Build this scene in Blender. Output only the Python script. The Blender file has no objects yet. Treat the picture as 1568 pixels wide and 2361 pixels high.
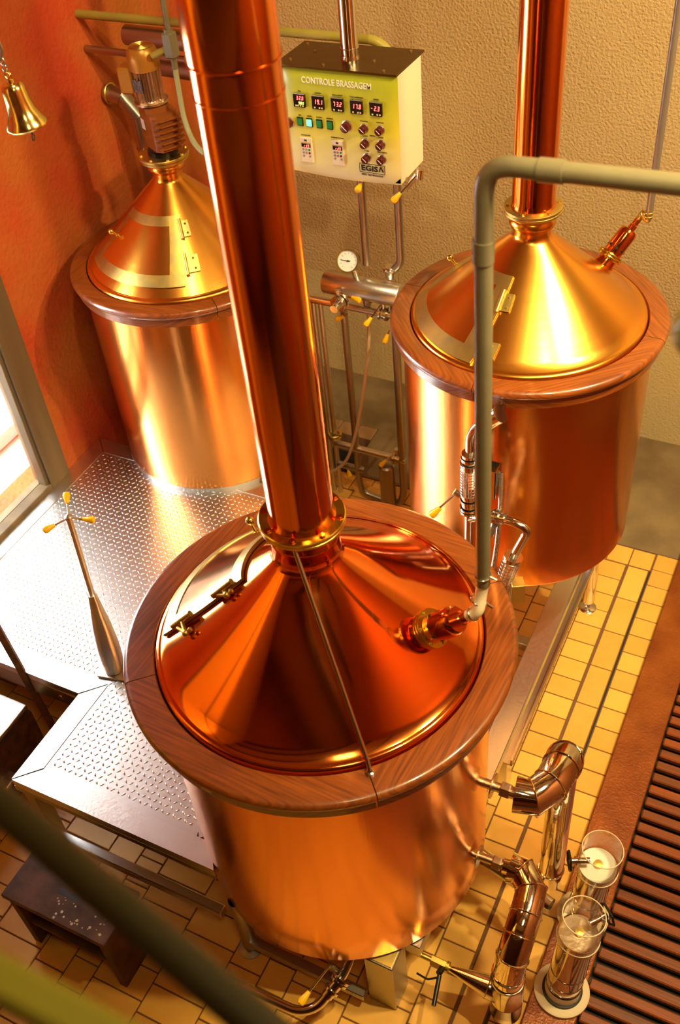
import bpy, math, random
from mathutils import Vector, Matrix
random.seed(7)
PI = math.pi
scene = bpy.context.scene
col = scene.collection
# ------------------------------------------------------------------ camera
CAMZ = 4.1
fpx, pitch, roll, azi = 2344.5, .7587, .1109, .5328
def cam_axes():
    ca, sa = math.cos(azi), math.sin(azi)
    fw = Vector((0, math.cos(pitch), -math.sin(pitch))); rt = Vector((1, 0, 0)); dn = fw.cross(rt)
    r2 = rt*math.cos(roll) + dn*math.sin(roll); d2 = dn*math.cos(roll) - rt*math.sin(roll)
    Mi = Matrix(((ca, -sa, 0), (sa, ca, 0), (0, 0, 1)))      # turn so that +Y runs into the back wall
    return Mi@r2, Mi@d2, Mi@fw
rt, dn, fw = cam_axes()
cd = bpy.data.cameras.new('camera'); cam = bpy.data.objects.new('camera', cd); col.objects.link(cam)
m = Matrix.Identity(4)
for i in range(3):
    m[i][0] = rt[i]; m[i][1] = -dn[i]; m[i][2] = -fw[i]
m[2][3] = CAMZ
cam.matrix_world = m
cd.sensor_fit = 'HORIZONTAL'; cd.sensor_width = 36; cd.lens = fpx/1568*36
cd.clip_start = .05
cd.dof.use_dof = True; cd.dof.focus_distance = 3.9; cd.dof.aperture_fstop = 5.0
scene.camera = cam
# ------------------------------------------------------------------ world, lights, exposure
scene.view_settings.view_transform = 'Standard'; scene.view_settings.look = 'None'
scene.view_settings.gamma = 1; scene.view_settings.exposure = 0.4
scene.view_settings.use_curve_mapping = False
w = bpy.data.worlds.new('sky'); scene.world = w; w.use_nodes = True
w.node_tree.nodes['Background'].inputs[0].default_value = (1, .98, .95, 1)
w.node_tree.nodes['Background'].inputs[1].default_value = 2.4
def area(name, loc, target, size, power, color, size_y=None):
    l = bpy.data.lights.new(name, 'AREA'); l.energy = power; l.color = color
    l.shape = 'RECTANGLE' if size_y else 'SQUARE'; l.size = size
    if size_y: l.size_y = size_y
    o = bpy.data.objects.new(name, l); col.objects.link(o); o.location = loc
    o.rotation_euler = (Vector(target)-Vector(loc)).to_track_quat('-Z', 'Y').to_euler()
    return o
def spot(name, loc, target, power, color, angle=70, r=.06, blend=.5):
    l = bpy.data.lights.new(name, 'SPOT'); l.energy = power; l.color = color
    l.spot_size = math.radians(angle); l.spot_blend = blend; l.shadow_soft_size = r
    o = bpy.data.objects.new(name, l); col.objects.link(o); o.location = loc
    o.rotation_euler = (Vector(target)-Vector(loc)).to_track_quat('-Z', 'Y').to_euler()
    return o
WARM = (1, .77, .36)
area('daylight_door', (-4.5, 2.2, 2.1), (-1.5, 2.0, .6), 1.5, 175, (1, .98, .95), 1.8)
area('ceiling_lamp_a', (1.1, 2.4, 4.95), (-.6, 2.6, 0), .4, 120, WARM)
area('rim_fill_light', (.2, .1, 5.0), (-1.3, 2.4, .5), .5, 14, WARM)  # unseen weak fill, added to brighten the front kettle's rim
spot('spot_wall', (.9, 3.0, 4.6), (-1.2, 4.9, 1.8), 330, (1, .78, .38), 95, .05)
spot('spot_tiles', (.5, 1.6, 4.9), (-.5, 2.4, 0), 300, (1, .80, .34), 50, .05)
spot('spot_tun', (-.1, 1.2, 4.7), (-1.0, 3.1, 2.0), 45, (1, .85, .5), 45, .04)
spot('spot_yellow_wall', (-1.7, -.3, 4.9), (-3.4, .2, 3.0), 270, (1, .80, .42), 55, .05)  # added spot, brightens the unseen yellow wall for its reflection in the lid
spot('spot_left', (-1.4, 1.9, 4.9), (-3.3, 3.6, 2.0), 120, (1, .80, .45), 60, .04)
# ------------------------------------------------------------------ materials
def mat(name, base, metal=0, rough=.5, noise=None, bump=0, bscale=40, coat=0, tr=0, ior=1.45, emit=None, es=1, rvar=0, stretch=None, spec=.5, aniso=0):
    m = bpy.data.materials.new(name); m.use_nodes = True; nt = m.node_tree; b = nt.nodes['Principled BSDF']
    b.inputs['Base Color'].default_value = (*base, 1); b.inputs['Metallic'].default_value = metal
    b.inputs['Roughness'].default_value = rough; b.inputs['Coat Weight'].default_value = coat
    b.inputs['Coat Roughness'].default_value = .12
    b.inputs['Transmission Weight'].default_value = tr; b.inputs['IOR'].default_value = ior
    b.inputs['Specular IOR Level'].default_value = spec
    b.inputs['Anisotropic'].default_value = aniso
    if emit: b.inputs['Emission Color'].default_value = (*emit, 1); b.inputs['Emission Strength'].default_value = es
    tc = nt.nodes.new('ShaderNodeTexCoord'); mp = nt.nodes.new('ShaderNodeMapping')
    nt.links.new(tc.outputs['Object'], mp.inputs[0])
    if stretch: mp.inputs['Scale'].default_value = stretch
    if noise or rvar or bump:
        n = nt.nodes.new('ShaderNodeTexNoise'); n.inputs['Scale'].default_value = bscale; n.inputs['Detail'].default_value = 6
        nt.links.new(mp.outputs[0], n.inputs['Vector'])
    if noise:
        n2 = nt.nodes.new('ShaderNodeTexNoise'); n2.inputs['Scale'].default_value = noise[1]; n2.inputs['Detail'].default_value = 5
        nt.links.new(mp.outputs[0], n2.inputs['Vector'])
        r = nt.nodes.new('ShaderNodeValToRGB'); r.color_ramp.elements[0].position = .35; r.color_ramp.elements[1].position = .68
        r.color_ramp.elements[0].color = (*base, 1); r.color_ramp.elements[1].color = (*noise[0], 1)
        nt.links.new(n2.outputs['Fac'], r.inputs[0]); nt.links.new(r.outputs[0], b.inputs['Base Color'])
    if rvar:
        mr = nt.nodes.new('ShaderNodeMapRange'); mr.inputs['To Min'].default_value = max(0, rough-rvar); mr.inputs['To Max'].default_value = rough+rvar
        nt.links.new(n.outputs['Fac'], mr.inputs[0]); nt.links.new(mr.outputs[0], b.inputs['Roughness'])
    if bump:
        bp = nt.nodes.new('ShaderNodeBump'); bp.inputs['Strength'].default_value = bump; bp.inputs['Distance'].default_value = .01
        nt.links.new(n.outputs['Fac'], bp.inputs['Height']); nt.links.new(bp.outputs[0], b.inputs['Normal'])
    return m
COP = (.93, .29, .055)
copper = mat('polished_copper', COP, 1, .13, bump=.02, bscale=3, rvar=.05)
copper_lid = mat('polished_copper_lid', (.93, .22, .035), 1, .10, noise=((.92, .28, .05), 4), bump=.025, bscale=4, rvar=.04)
copper_body = mat('brushed_copper', (.95, .39, .10), 1, .2, bump=.03, bscale=60, stretch=(1, 1, .04))
copper_lamplit = mat('lamplit_brushed_copper', (.88, .45, .07), 1, .25, noise=((.84, .34, .05), 3), bump=.03, bscale=50, stretch=(.15, .15, 1))  # same copper, with the yellow lamp reflection tinted into its colour
brass = mat('brass', (.85, .67, .13), 1, .2, bump=.06, bscale=25, rvar=.08)
brass_old = mat('aged_brass', (.72, .52, .13), 1, .4, noise=((.52, .42, .15), 14), bump=.08, bscale=30)
steel = mat('stainless_steel', (.72, .70, .66), 1, .16, bump=.03, bscale=20, rvar=.05)
steel_br = mat('brushed_steel', (.70, .69, .67), 1, .33, bump=.05, bscale=80, rvar=.06)
steel_dk = mat('dull_steel', (.42, .39, .34), 1, .35, bump=.05, bscale=30)
chrome = mat('shiny_foil_cladding', (.92, .88, .78), 1, .07, bump=.22, bscale=9)
tread = mat('tread_plate_steel', (.66, .66, .65), 1, .34, bump=.03, bscale=60, rvar=.05)
iron = mat('rusty_iron', (.10, .055, .035), .6, .6, noise=((.22, .10, .05), 20), bump=.2, bscale=50)
black = mat('black_plastic', (.012, .012, .012), 0, .35)
yellow = mat('yellow_plastic', (.95, .55, .01), 0, .28)
red_wall = mat('red_plaster', (.46, .045, .008), 0, .7, noise=((.44, .13, .018), 1.6), bump=.7, bscale=40)
ochre_wall = mat('ochre_plaster', (.56, .40, .20), 0, .85, noise=((.62, .46, .23), 1.1), bump=1.0, bscale=75)
lit_lower_wall = mat('lit_ochre_plaster', (.66, .52, .25), 0, .85, noise=((.60, .50, .27), 2), bump=.5, bscale=70)  # back wall plaster, with the light low on the wall put into its colour
concrete = mat('dark_concrete', (.15, .10, .05), 0, .7, noise=((.24, .17, .085), 4), bump=.15, bscale=40)
brown_tile = mat('brown_edge_tile', (.34, .20, .10), 0, .5, bump=.1)
grout = mat('dark_grout', (.16, .075, .03), 0, .8)
ceil_m = mat('brown_ceiling', (.10, .045, .018), 0, .7)
ceil_c = mat('cream_ceiling', (.62, .44, .24), 0, .8)
room_m = mat('orange_plaster', (.42, .14, .03), 0, .8)
white_paint = mat('white_paint', (.82, .80, .76), 0, .4)
door_wood = mat('dark_bronze_frame', (.13, .09, .05), .2, .45, noise=((.2, .14, .07), 8), stretch=(1, 1, .1))
glass = mat('clear_glass', (1, 1, 1), 0, .02, tr=1, ior=1.45)
acrylic = mat('clear_acrylic', (1, .97, .9), 0, .05, tr=1, ior=1.25)
olive = mat('olive_green_paint', (.17, .15, .015), 0, .4)
dkolive = mat('dark_olive_paint', (.018, .014, .003), 0, .45)
pipe_green = mat('green_grey_plastic_pipe', (.19, .16, .095), 0, .35, noise=((.16, .135, .075), 8), bump=.03)
pipe_ygreen = mat('yellow_green_pipe', (.36, .29, .05), 0, .35, noise=((.30, .25, .05), 8))
pipe_grey = mat('grey_conduit', (.20, .16, .13), .3, .4)
cable_m = mat('green_corrugated_conduit', (.38, .38, .20), 0, .5, bump=.1)
hose_m = mat('pale_translucent_hose', (.62, .44, .26), 0, .35)
motor_m = mat('rust_brown_paint', (.30, .085, .012), .1, .38, bump=.08, bscale=60)
motor_gold = mat('bronze_paint', (.50, .22, .03), .4, .35, bump=.06, bscale=60)
alu = mat('cast_aluminium', (.66, .52, .40), 1, .3, bump=.2, bscale=30)
cream = mat('cream_enamel', (.80, .66, .48), 0, .4)
white = mat('white_label', (.85, .85, .85), 0, .5)
dark_glass = mat('display_black', (.015, .01, .01), 0, .15)
red_led = mat('red_led_digits', (1, .05, .04), 0, .4, emit=(1, .06, .05), es=6)
yel_led = mat('yellow_led_digits', (.8, .9, .1), 0, .4, emit=(.75, .95, .1), es=3)
ink = mat('black_ink', (.02, .02, .02), 0, .5)
white_ink = mat('white_ink', (.95, .93, .80), 0, .5)
grn = mat('green_button', (.01, .22, .06), 0, .25)
grn_lit = mat('lit_green_button', (.1, .9, .4), 0, .3, emit=(.15, .9, .4), es=1.3)
knob_m = mat('dark_red_knob', (.10, .008, .012), 0, .25)
key_m = mat('keypad_beige', (.70, .60, .34), 0, .4)
slat_m = mat('reddish_wood_slats', (.25, .05, .005), 0, .5, noise=((.12, .03, .005), 5), bump=.15, bscale=30, stretch=(.25, 3, 1), coat=.2)
beam_m = mat('worn_red_brown_curb', (.19, .042, .006), .2, .34, noise=((.30, .085, .012), 6), bump=.35, bscale=90)
stone = mat('pale_granular_stone', (.62, .50, .34), 0, .7, noise=((.45, .34, .2), 60), bump=.4, bscale=120)
cork = mat('cream_disc', (.68, .55, .38), 0, .55, bump=.05)
crust = mat('dark_varnished_wood', (.05, .018, .008), 0, .65, noise=((.13, .05, .018), 10), bump=.3, bscale=25, coat=.1)
pave = mat('outside_paving', (.62, .45, .36), 0, .8, noise=((.72, .62, .55), 3))
paint_spot = mat('pale_paint_spots', (.6, .5, .3), 0, .6)
valve_dk = mat('black_lever', (.02, .015, .012), .3, .35)
galv = mat('mesh_guard', (.66, .62, .55), 1, .25)
rubber = mat('black_rubber', (.015, .014, .013), 0, .6)
plate_m = mat('engraved_grey_plate', (.14, .12, .12), .7, .35, bump=.5, bscale=60)

def wood_mat():
    m = bpy.data.materials.new('varnished_mahogany'); m.use_nodes = True; nt = m.node_tree; b = nt.nodes['Principled BSDF']
    uv = nt.nodes.new('ShaderNodeUVMap'); uv.uv_map = 'UVMap'
    mp = nt.nodes.new('ShaderNodeMapping'); mp.inputs['Scale'].default_value = (1.6, 34, 1)
    nt.links.new(uv.outputs[0], mp.inputs[0])
    n = nt.nodes.new('ShaderNodeTexNoise'); n.inputs['Scale'].default_value = 3.2; n.inputs['Detail'].default_value = 8; n.inputs['Distortion'].default_value = .15
    nt.links.new(mp.outputs[0], n.inputs['Vector'])
    r = nt.nodes.new('ShaderNodeValToRGB')
    r.color_ramp.elements[0].position = .3; r.color_ramp.elements[0].color = (.12, .024, .003, 1)
    r.color_ramp.elements[1].position = .72; r.color_ramp.elements[1].color = (.31, .075, .008, 1)
    nt.links.new(n.outputs['Fac'], r.inputs[0]); nt.links.new(r.outputs[0], b.inputs['Base Color'])
    b.inputs['Roughness'].default_value = .4; b.inputs['Coat Weight'].default_value = .8; b.inputs['Coat Roughness'].default_value = .12
    bp = nt.nodes.new('ShaderNodeBump'); bp.inputs['Strength'].default_value = .12; bp.inputs['Distance'].default_value = .004
    nt.links.new(n.outputs['Fac'], bp.inputs['Height']); nt.links.new(bp.outputs[0], b.inputs['Normal'])
    return m
wood = wood_mat()
def attr_mat(name, c0, c1, rough, bump=.1, bscale=60):
    """per-tile colour from a face attribute plus fine noise"""
    m = bpy.data.materials.new(name); m.use_nodes = True; nt = m.node_tree; b = nt.nodes['Principled BSDF']
    a = nt.nodes.new('ShaderNodeAttribute'); a.attribute_name = 'shade'
    tc = nt.nodes.new('ShaderNodeTexCoord'); n = nt.nodes.new('ShaderNodeTexNoise'); n.inputs['Scale'].default_value = 18; n.inputs['Detail'].default_value = 7
    nt.links.new(tc.outputs['Object'], n.inputs['Vector'])
    mx = nt.nodes.new('ShaderNodeMath'); mx.operation = 'MULTIPLY_ADD'; mx.inputs[1].default_value = .7; nt.links.new(n.outputs['Fac'], mx.inputs[0])
    sb = nt.nodes.new('ShaderNodeMath'); sb.operation = 'SUBTRACT'; sb.inputs[1].default_value = .35
    nt.links.new(a.outputs['Fac'], sb.inputs[0]); nt.links.new(sb.outputs[0], mx.inputs[2])
    r = nt.nodes.new('ShaderNodeValToRGB'); r.color_ramp.elements[0].color = (*c0, 1); r.color_ramp.elements[1].color = (*c1, 1)
    nt.links.new(mx.outputs[0], r.inputs[0]); nt.links.new(r.outputs[0], b.inputs['Base Color'])
    b.inputs['Roughness'].default_value = rough
    n2 = nt.nodes.new('ShaderNodeTexNoise'); n2.inputs['Scale'].default_value = bscale; nt.links.new(tc.outputs['Object'], n2.inputs['Vector'])
    bp = nt.nodes.new('ShaderNodeBump'); bp.inputs['Strength'].default_value = bump; bp.inputs['Distance'].default_value = .003
    nt.links.new(n2.outputs['Fac'], bp.inputs['Height']); nt.links.new(bp.outputs[0], b.inputs['Normal'])
    return m
tile_m = attr_mat('terracotta_yellow_tile', (.66, .33, .055), (.80, .44, .08), .42)
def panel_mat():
    m = bpy.data.materials.new('graded_panel_face'); m.use_nodes = True; nt = m.node_tree; b = nt.nodes['Principled BSDF']
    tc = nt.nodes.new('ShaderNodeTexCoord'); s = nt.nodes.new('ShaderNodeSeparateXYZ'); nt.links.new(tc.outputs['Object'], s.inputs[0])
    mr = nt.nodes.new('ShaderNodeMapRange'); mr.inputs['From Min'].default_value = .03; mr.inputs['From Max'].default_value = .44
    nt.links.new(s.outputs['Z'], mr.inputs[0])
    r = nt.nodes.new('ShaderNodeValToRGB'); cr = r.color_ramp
    cr.elements[0].color = (.80, .70, .36, 1); cr.elements[1].color = (.40, .46, .02, 1)  # base colour runs from cream at the bottom to yellow-green at the top
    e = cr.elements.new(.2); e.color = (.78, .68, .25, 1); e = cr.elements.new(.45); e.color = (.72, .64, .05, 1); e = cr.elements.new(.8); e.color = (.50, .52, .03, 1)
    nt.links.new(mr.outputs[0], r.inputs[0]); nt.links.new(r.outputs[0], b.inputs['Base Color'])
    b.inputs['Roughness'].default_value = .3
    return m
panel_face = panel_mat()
# ------------------------------------------------------------------ mesh builder
def frame_of(d):
    d = Vector(d).normalized(); a = Vector((0, 0, 1)) if abs(d.z) < .9 else Vector((1, 0, 0))
    x = a.cross(d).normalized(); return x, d.cross(x), d
class MB:
    def __init__(s): s.v = []; s.f = []; s.uv = {}; s.sh = []
    def add(s, vs, fs, shade=None):
        o = len(s.v); s.v += [Vector(v) for v in vs]; s.f += [tuple(i+o for i in f) for f in fs]
        if shade is not None: s.sh += [shade]*len(vs)
        return s
    def box(s, a, b, bev=0, shade=None, rot=0, c=None):
        x0, y0, z0 = [min(p, q) for p, q in zip(a, b)]; x1, y1, z1 = [max(p, q) for p, q in zip(a, b)]
        if bev <= 0:
            vs = [(x, y, z) for z in (z0, z1) for y in (y0, y1) for x in (x0, x1)]
            fs = [(0, 2, 3, 1), (4, 5, 7, 6), (0, 1, 5, 4), (2, 6, 7, 3), (0, 4, 6, 2), (1, 3, 7, 5)]
        else:
            k = bev
            def ring(i, z): return [(x0+i, y0+k, z), (x0+k, y0+i, z), (x1-k, y0+i, z), (x1-i, y0+k, z), (x1-i, y1-k, z), (x1-k, y1-i, z), (x0+k, y1-i, z), (x0+i, y1-k, z)]
            def ring2(z): return [(x0+k, y0+k, z)]*0 + [(x0+k, y0+k*1.4, z), (x0+k*1.4, y0+k, z), (x1-k*1.4, y0+k, z), (x1-k, y0+k*1.4, z), (x1-k, y1-k*1.4, z), (x1-k*1.4, y1-k, z), (x0+k*1.4, y1-k, z), (x0+k, y1-k*1.4, z)]
            vs = ring2(z0)+ring(0, z0+k)+ring(0, z1-k)+ring2(z1); fs = [tuple(range(7, -1, -1)), tuple(range(24, 32))]
            for j in range(3):
                for i in range(8): fs.append((j*8+i, j*8+(i+1) % 8, (j+1)*8+(i+1) % 8, (j+1)*8+i))
        if rot:
            cc = Vector(c or ((x0+x1)/2, (y0+y1)/2, 0)); ro = Matrix.Rotation(rot, 3, 'Z')
            vs = [ro@(Vector(v)-Vector((cc.x, cc.y, 0)))+Vector((cc.x, cc.y, 0)) for v in vs]
        return s.add(vs, fs, shade)
    def lathe(s, prof, c=(0, 0, 0), d=(0, 0, 1), n=48, a0=0, a1=2*PI, x=None):
        """prof = [(radius, height)] along d from c"""
        X, Y, D = frame_of(d); c = Vector(c)
        if abs(D.z) > .999: X, Y = Vector((1, 0, 0)), Vector((0, 1, 0))*(1 if D.z > 0 else -1)
        full = abs(a1-a0-2*PI) < 1e-6; m_ = n if full else n+1
        vs = []; fs = []
        for r, h in prof:
            for i in range(m_):
                a = a0+(a1-a0)*i/n; vs.append(c+X*(r*math.cos(a))+Y*(r*math.sin(a))+D*h)
        for j in range(len(prof)-1):
            for i in range(n):
                k = (i+1) % m_ if full else i+1
                fs.append((j*m_+i, j*m_+k, (j+1)*m_+k, (j+1)*m_+i))
        s.add(vs, fs)
        return s
    def cyl(s, a, b, r, r2=None, n=24, cap=True, bev=0):
        a = Vector(a); b = Vector(b); L = (b-a).length; r2 = r if r2 is None else r2
        p = [(r, 0), (r2, L)]
        if bev: p = [(r-bev, 0), (r, bev), (r2, L-bev), (r2-bev, L)]
        if cap: p = [(0.0001, 0)]+p+[(0.0001, L)]
        return s.lathe(p, a, b-a, n)
    def tube(s, pts, r, n=16, fil=0, seg=8, cap=True, corr=0):
        P = [Vector(p) for p in pts]
        if fil:
            Q = [P[0]]
            for i in range(1, len(P)-1):
                u = (P[i-1]-P[i]); v = (P[i+1]-P[i]); f = min(fil, u.length*.49, v.length*.49)
                A = P[i]+u.normalized()*f; B = P[i]+v.normalized()*f
                for k in range(seg+1):
                    t = k/seg; Q.append(A*(1-t)**2+P[i]*2*t*(1-t)+B*t*t)
            Q.append(P[-1]); P = Q
        T = []
        for i in range(len(P)):
            T.append(((P[min(i+1, len(P)-1)]-P[max(i-1, 0)])).normalized())
        X, Y, D = frame_of(T[0]); vs = []; fs = []; rings = []
        for i, p in enumerate(P):
            if i:
                ax = T[i-1].cross(T[i])
                if ax.length > 1e-7: X = Matrix.Rotation(T[i-1].angle(T[i]), 3, ax.normalized())@X
            X = (X-T[i]*X.dot(T[i])).normalized(); Yv = T[i].cross(X)
            rr = r if not callable(r) else r(i/(len(P)-1))
            if corr and i % 2: rr *= 1+corr
            for k in range(n):
                a = 2*PI*k/n; vs.append(p+X*rr*math.cos(a)+Yv*rr*math.sin(a))
        for i in range(len(P)-1):
            for k in range(n): fs.append((i*n+k, i*n+(k+1) % n, (i+1)*n+(k+1) % n, (i+1)*n+k))
        if cap:
            fs.append(tuple(range(n-1, -1, -1))); fs.append(tuple((len(P)-1)*n+k for k in range(n)))
        return s.add(vs, fs)
    def sphere(s, c, r, n=20, sc=(1, 1, 1)):
        c = Vector(c); m_ = n//2
        vs = [(c.x, c.y, c.z-r*sc[2])]+[(c.x+r*sc[0]*math.sin(PI*j/m_)*math.cos(2*PI*i/n), c.y+r*sc[1]*math.sin(PI*j/m_)*math.sin(2*PI*i/n), c.z-r*sc[2]*math.cos(PI*j/m_)) for j in range(1, m_) for i in range(n)]+[(c.x, c.y, c.z+r*sc[2])]
        fs = [(0, 1+(i+1) % n, 1+i) for i in range(n)]
        for j in range(m_-2):
            for i in range(n): fs.append((1+j*n+i, 1+j*n+(i+1) % n, 1+(j+1)*n+(i+1) % n, 1+(j+1)*n+i))
        e = len(vs)-1; fs += [(e, e-n+i, e-n+(i+1) % n) for i in range(n)]
        return s.add(vs, fs)
    def torus(s, c, R, r, d=(0, 0, 1), n=40, k=10):
        prof = [(R+r*math.cos(2*PI*i/k), r*math.sin(2*PI*i/k)) for i in range(k+1)]
        return s.lathe(prof[::-1] if False else prof, c, d, n)
    def prism(s, poly, z0, z1):
        n = len(poly)
        vs = [(x, y, z0) for x, y in poly]+[(x, y, z1) for x, y in poly]
        fs = [tuple(range(n-1, -1, -1)), tuple(range(n, 2*n))]+[(i, (i+1) % n, (i+1) % n+n, i+n) for i in range(n)]
        return s.add(vs, fs)
    def build(s, name, material, parent=None, smooth=True, angle=35, loc=None):
        me = bpy.data.meshes.new(name)
        off = Vector((0, 0, 0)); p = parent
        if loc is not None: off = Vector(loc)
        while p: off += p['_o'] if False else Vector(p.location); p = p.parent
        me.from_pydata([tuple(v-off) for v in s.v], [], s.f); me.update(); me.validate()
        import bmesh
        bm = bmesh.new(); bm.from_mesh(me); bmesh.ops.recalc_face_normals(bm, faces=bm.faces); bm.to_mesh(me); bm.free()
        if s.sh and len(s.sh) == len(me.vertices):
            at = me.attributes.new('shade', 'FLOAT', 'POINT'); at.data.foreach_set('value', s.sh)
        if s.uv is not None and callable(s.uv):
            uvl = me.uv_layers.new(name='UVMap')
            for l in me.loops: uvl.data[l.index].uv = s.uv(me.vertices[l.vertex_index].co+off)
        if smooth:
            for p in me.polygons: p.use_smooth = True
            me.set_sharp_from_angle(angle=math.radians(angle))
        me.materials.append(material)
        o = bpy.data.objects.new(name, me); col.objects.link(o)
        if parent: o.parent = parent
        if loc is not None and not parent: o.location = loc
        return o
def tag(o, label=None, cat=None, group=None, kind=None):
    if label: o['label'] = label
    if cat: o['category'] = cat
    if group: o['group'] = group
    if kind: o['kind'] = kind
    return o
def thing(name, loc, label, cat, group=None):
    o = bpy.data.objects.new(name, None); col.objects.link(o); o.location = loc; o.empty_display_size = .05
    return tag(o, label, cat, group)
def struct(mb, name, m_, **k):
    o = mb.build(name, m_, **k); o['kind'] = 'structure'; return o
def text_mb(txt, size, origin, xd, yd, depth=.0012, align='LEFT', bold=0, width=None):
    cu = bpy.data.curves.new('t', 'FONT'); cu.body = txt; cu.size = size; cu.extrude = depth; cu.align_x = align; cu.offset = bold
    cu.resolution_u = 3
    ob = bpy.data.objects.new('t', cu); col.objects.link(ob)
    dg = bpy.context.evaluated_depsgraph_get(); me = bpy.data.meshes.new_from_object(ob.evaluated_get(dg))
    X = Vector(xd).normalized(); Y = Vector(yd).normalized(); Z = X.cross(Y)
    if width: X = X*(width/(max(v.co.x for v in me.vertices)-min(v.co.x for v in me.vertices)))
    mb = MB(); mb.add([Vector(origin)+X*v.co.x+Y*v.co.y+Z*v.co.z for v in me.vertices], [tuple(p.vertices) for p in me.polygons])
    bpy.data.objects.remove(ob); bpy.data.curves.remove(cu); bpy.data.meshes.remove(me)
    return mb
SEG = {'0': 'abcdef', '1': 'bc', '2': 'abged', '3': 'abgcd', '4': 'fgbc', '5': 'afgcd', '6': 'afgedc', '7': 'abc', '8': 'abcdefg', '9': 'abfgcd', '-': 'g', 'r': 'eg', 'd': 'bcged', 'y': 'fgbcd', ' ': ''}
def seven(mb, txt, x, z, h, y, adv=.72):
    """seven-segment characters on a face looking towards -Y; slanted a little"""
    w_ = h*.45; t = h*.13
    def seg(c, xx):
        def bx(ax, az, bx_, bz):
            sl = .12
            vs = []
            for yy in (y, y-.0012):
                vs += [(xx+ax+az*sl, yy, z+az), (xx+bx_+az*sl, yy, z+az), (xx+bx_+bz*sl, yy, z+bz), (xx+ax+bz*sl, yy, z+bz)]
            mb.add(vs, [(0, 1, 2, 3), (7, 6, 5, 4), (0, 4, 5, 1), (1, 5, 6, 2), (2, 6, 7, 3), (3, 7, 4, 0)])
        g = t*.3; H2 = h/2
        if c == 'a': bx(t*.6, h-t, w_-t*.6, h)
        if c == 'd': bx(t*.6, 0, w_-t*.6, t)
        if c == 'g': bx(t*.6, H2-t/2, w_-t*.6, H2+t/2)
        if c == 'f': bx(0, H2+g, t, h-g)
        if c == 'e': bx(0, g, t, H2-g)
        if c == 'b': bx(w_-t, H2+g, w_, h-g)
        if c == 'c': bx(w_-t, g, w_, H2-g)
    for ch in txt:
        if ch == '.':
            mb.box((x-h*.16, y, z), (x-h*.05, y-.0012, z+t)); continue
        for c in SEG[ch]: seg(c, x)
        x += h*adv
    return mb
# ------------------------------------------------------------------ the room
XL, YB = -3.4, 5.0
# grout bed and tiles
mb = MB(); mb.box((-3.4, -3.2, -.30), (2.2, 4.06, -.006)); struct(mb, 'floor', grout, smooth=False)
mb = MB(); mb.box((-2.3, 4.06, -.30), (2.2, 5.0, .0)); mb.box((-3.4, 4.5, -.30), (-2.3, 5.0, .0))
struct(mb, 'floor.001', concrete, smooth=False)
mb = MB(); mb.box((-3.4, 4.06, -.30), (-2.3, 4.38, -.14)); struct(mb, 'floor.002', rubber, smooth=False)
mb = MB()
for i in range(9): mb.box((-3.4+i*.122, 4.385, -.3), (-3.4+i*.122+.118, 4.497, .004), .003)
struct(mb, 'trim_1', brown_tile)
mb = MB(); J = .006
def tl(x0, y0, x1, y1): mb.box((x0+J/2, y0+J/2, -.02), (x1-J/2, y1-J/2, random.uniform(-.0006, .0006)), .002, shade=random.random())
y = 4.06
while y > -2.4:                      # border of square tiles along the curb
    tl(-.435, y-.12, -.315, y); y -= .12
x = -.44
while x > -2.4: tl(x-.12, 3.925, x, 4.055); x -= .12
y = 3.92; k = 0
while y > -2.4:                      # long tiles, length into the room
    tl(-.557, y-.24, -.447, y); y -= .24
x1 = -.567; c_ = 0
while x1 > -3.3:
    wd = (.145, .24, .24, .12)[c_ % 4] if c_ else .145
    ln = .12 if c_ % 2 == 0 else .12
    y = 3.92+(c_ % 3)*.04
    while y > -2.4:
        tl(x1-wd, y-ln, x1, y); y -= ln
    x1 -= wd; c_ += 1
struct(mb, 'floor.003', tile_m)
mb = MB(); mb.box((-.4435, -2.4, -.012), (-.4375, 3.92, .0005)); struct(mb, 'trim_2', rubber, smooth=False)
# raised drain frame lines in the tiles
# walls
mb = MB()   # left wall with the glazed door opening
DY0, DY1, DZ1 = 1.62, 2.93, 2.75
mb.box((XL-.25, DY1, -.3), (XL, YB+.2, 5.4)); mb.box((XL-.25, .75, -.3), (XL, DY0, 5.4))
mb.box((XL-.25, DY0, DZ1), (XL, DY1, 5.4)); mb.box((XL-.25, DY0, -.3), (XL, DY1, .58))
struct(mb, 'wall_left', red_wall, smooth=False)
mb = MB(); mb.box((XL-.25, -3.2, -.3), (XL, .75, 5.4)); struct(mb, 'wall_left_front', mat('yellow_plaster', (.80, .48, .06), 0, .8), smooth=False)  # unseen stretch of wall, made yellow for its reflection in the front lid
for y in (-.25, .74):
    mb = MB(); mb.box((XL, y-.03, .0), (XL+.03, y+.03, 5.2)); struct(mb, 'trim_3', door_wood, smooth=False)  # unseen strips, added as dark lines in the lid's yellow reflection
mb = MB(); mb.box((XL, YB, .75), (2.2, YB+.2, 5.4)); struct(mb, 'wall_back', ochre_wall, smooth=False)
mb = MB(); mb.box((XL, YB, -.3), (2.2, YB+.2, .75)); struct(mb, 'wall_back_lower', lit_lower_wall, smooth=False)
mb = MB(); mb.box((2.2, -3.2, -.3), (2.4, 5.2, 5.4)); struct(mb, 'wall_right', room_m, smooth=False)
mb = MB(); mb.box((XL-.25, -3.4, -.3), (2.4, -3.2, 5.4)); struct(mb, 'wall_front', room_m, smooth=False)
mb = MB(); mb.box((XL-.25, -3.4, 5.4), (2.4, 5.2, 5.5)); struct(mb, 'ceiling', ceil_c, smooth=False)
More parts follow.
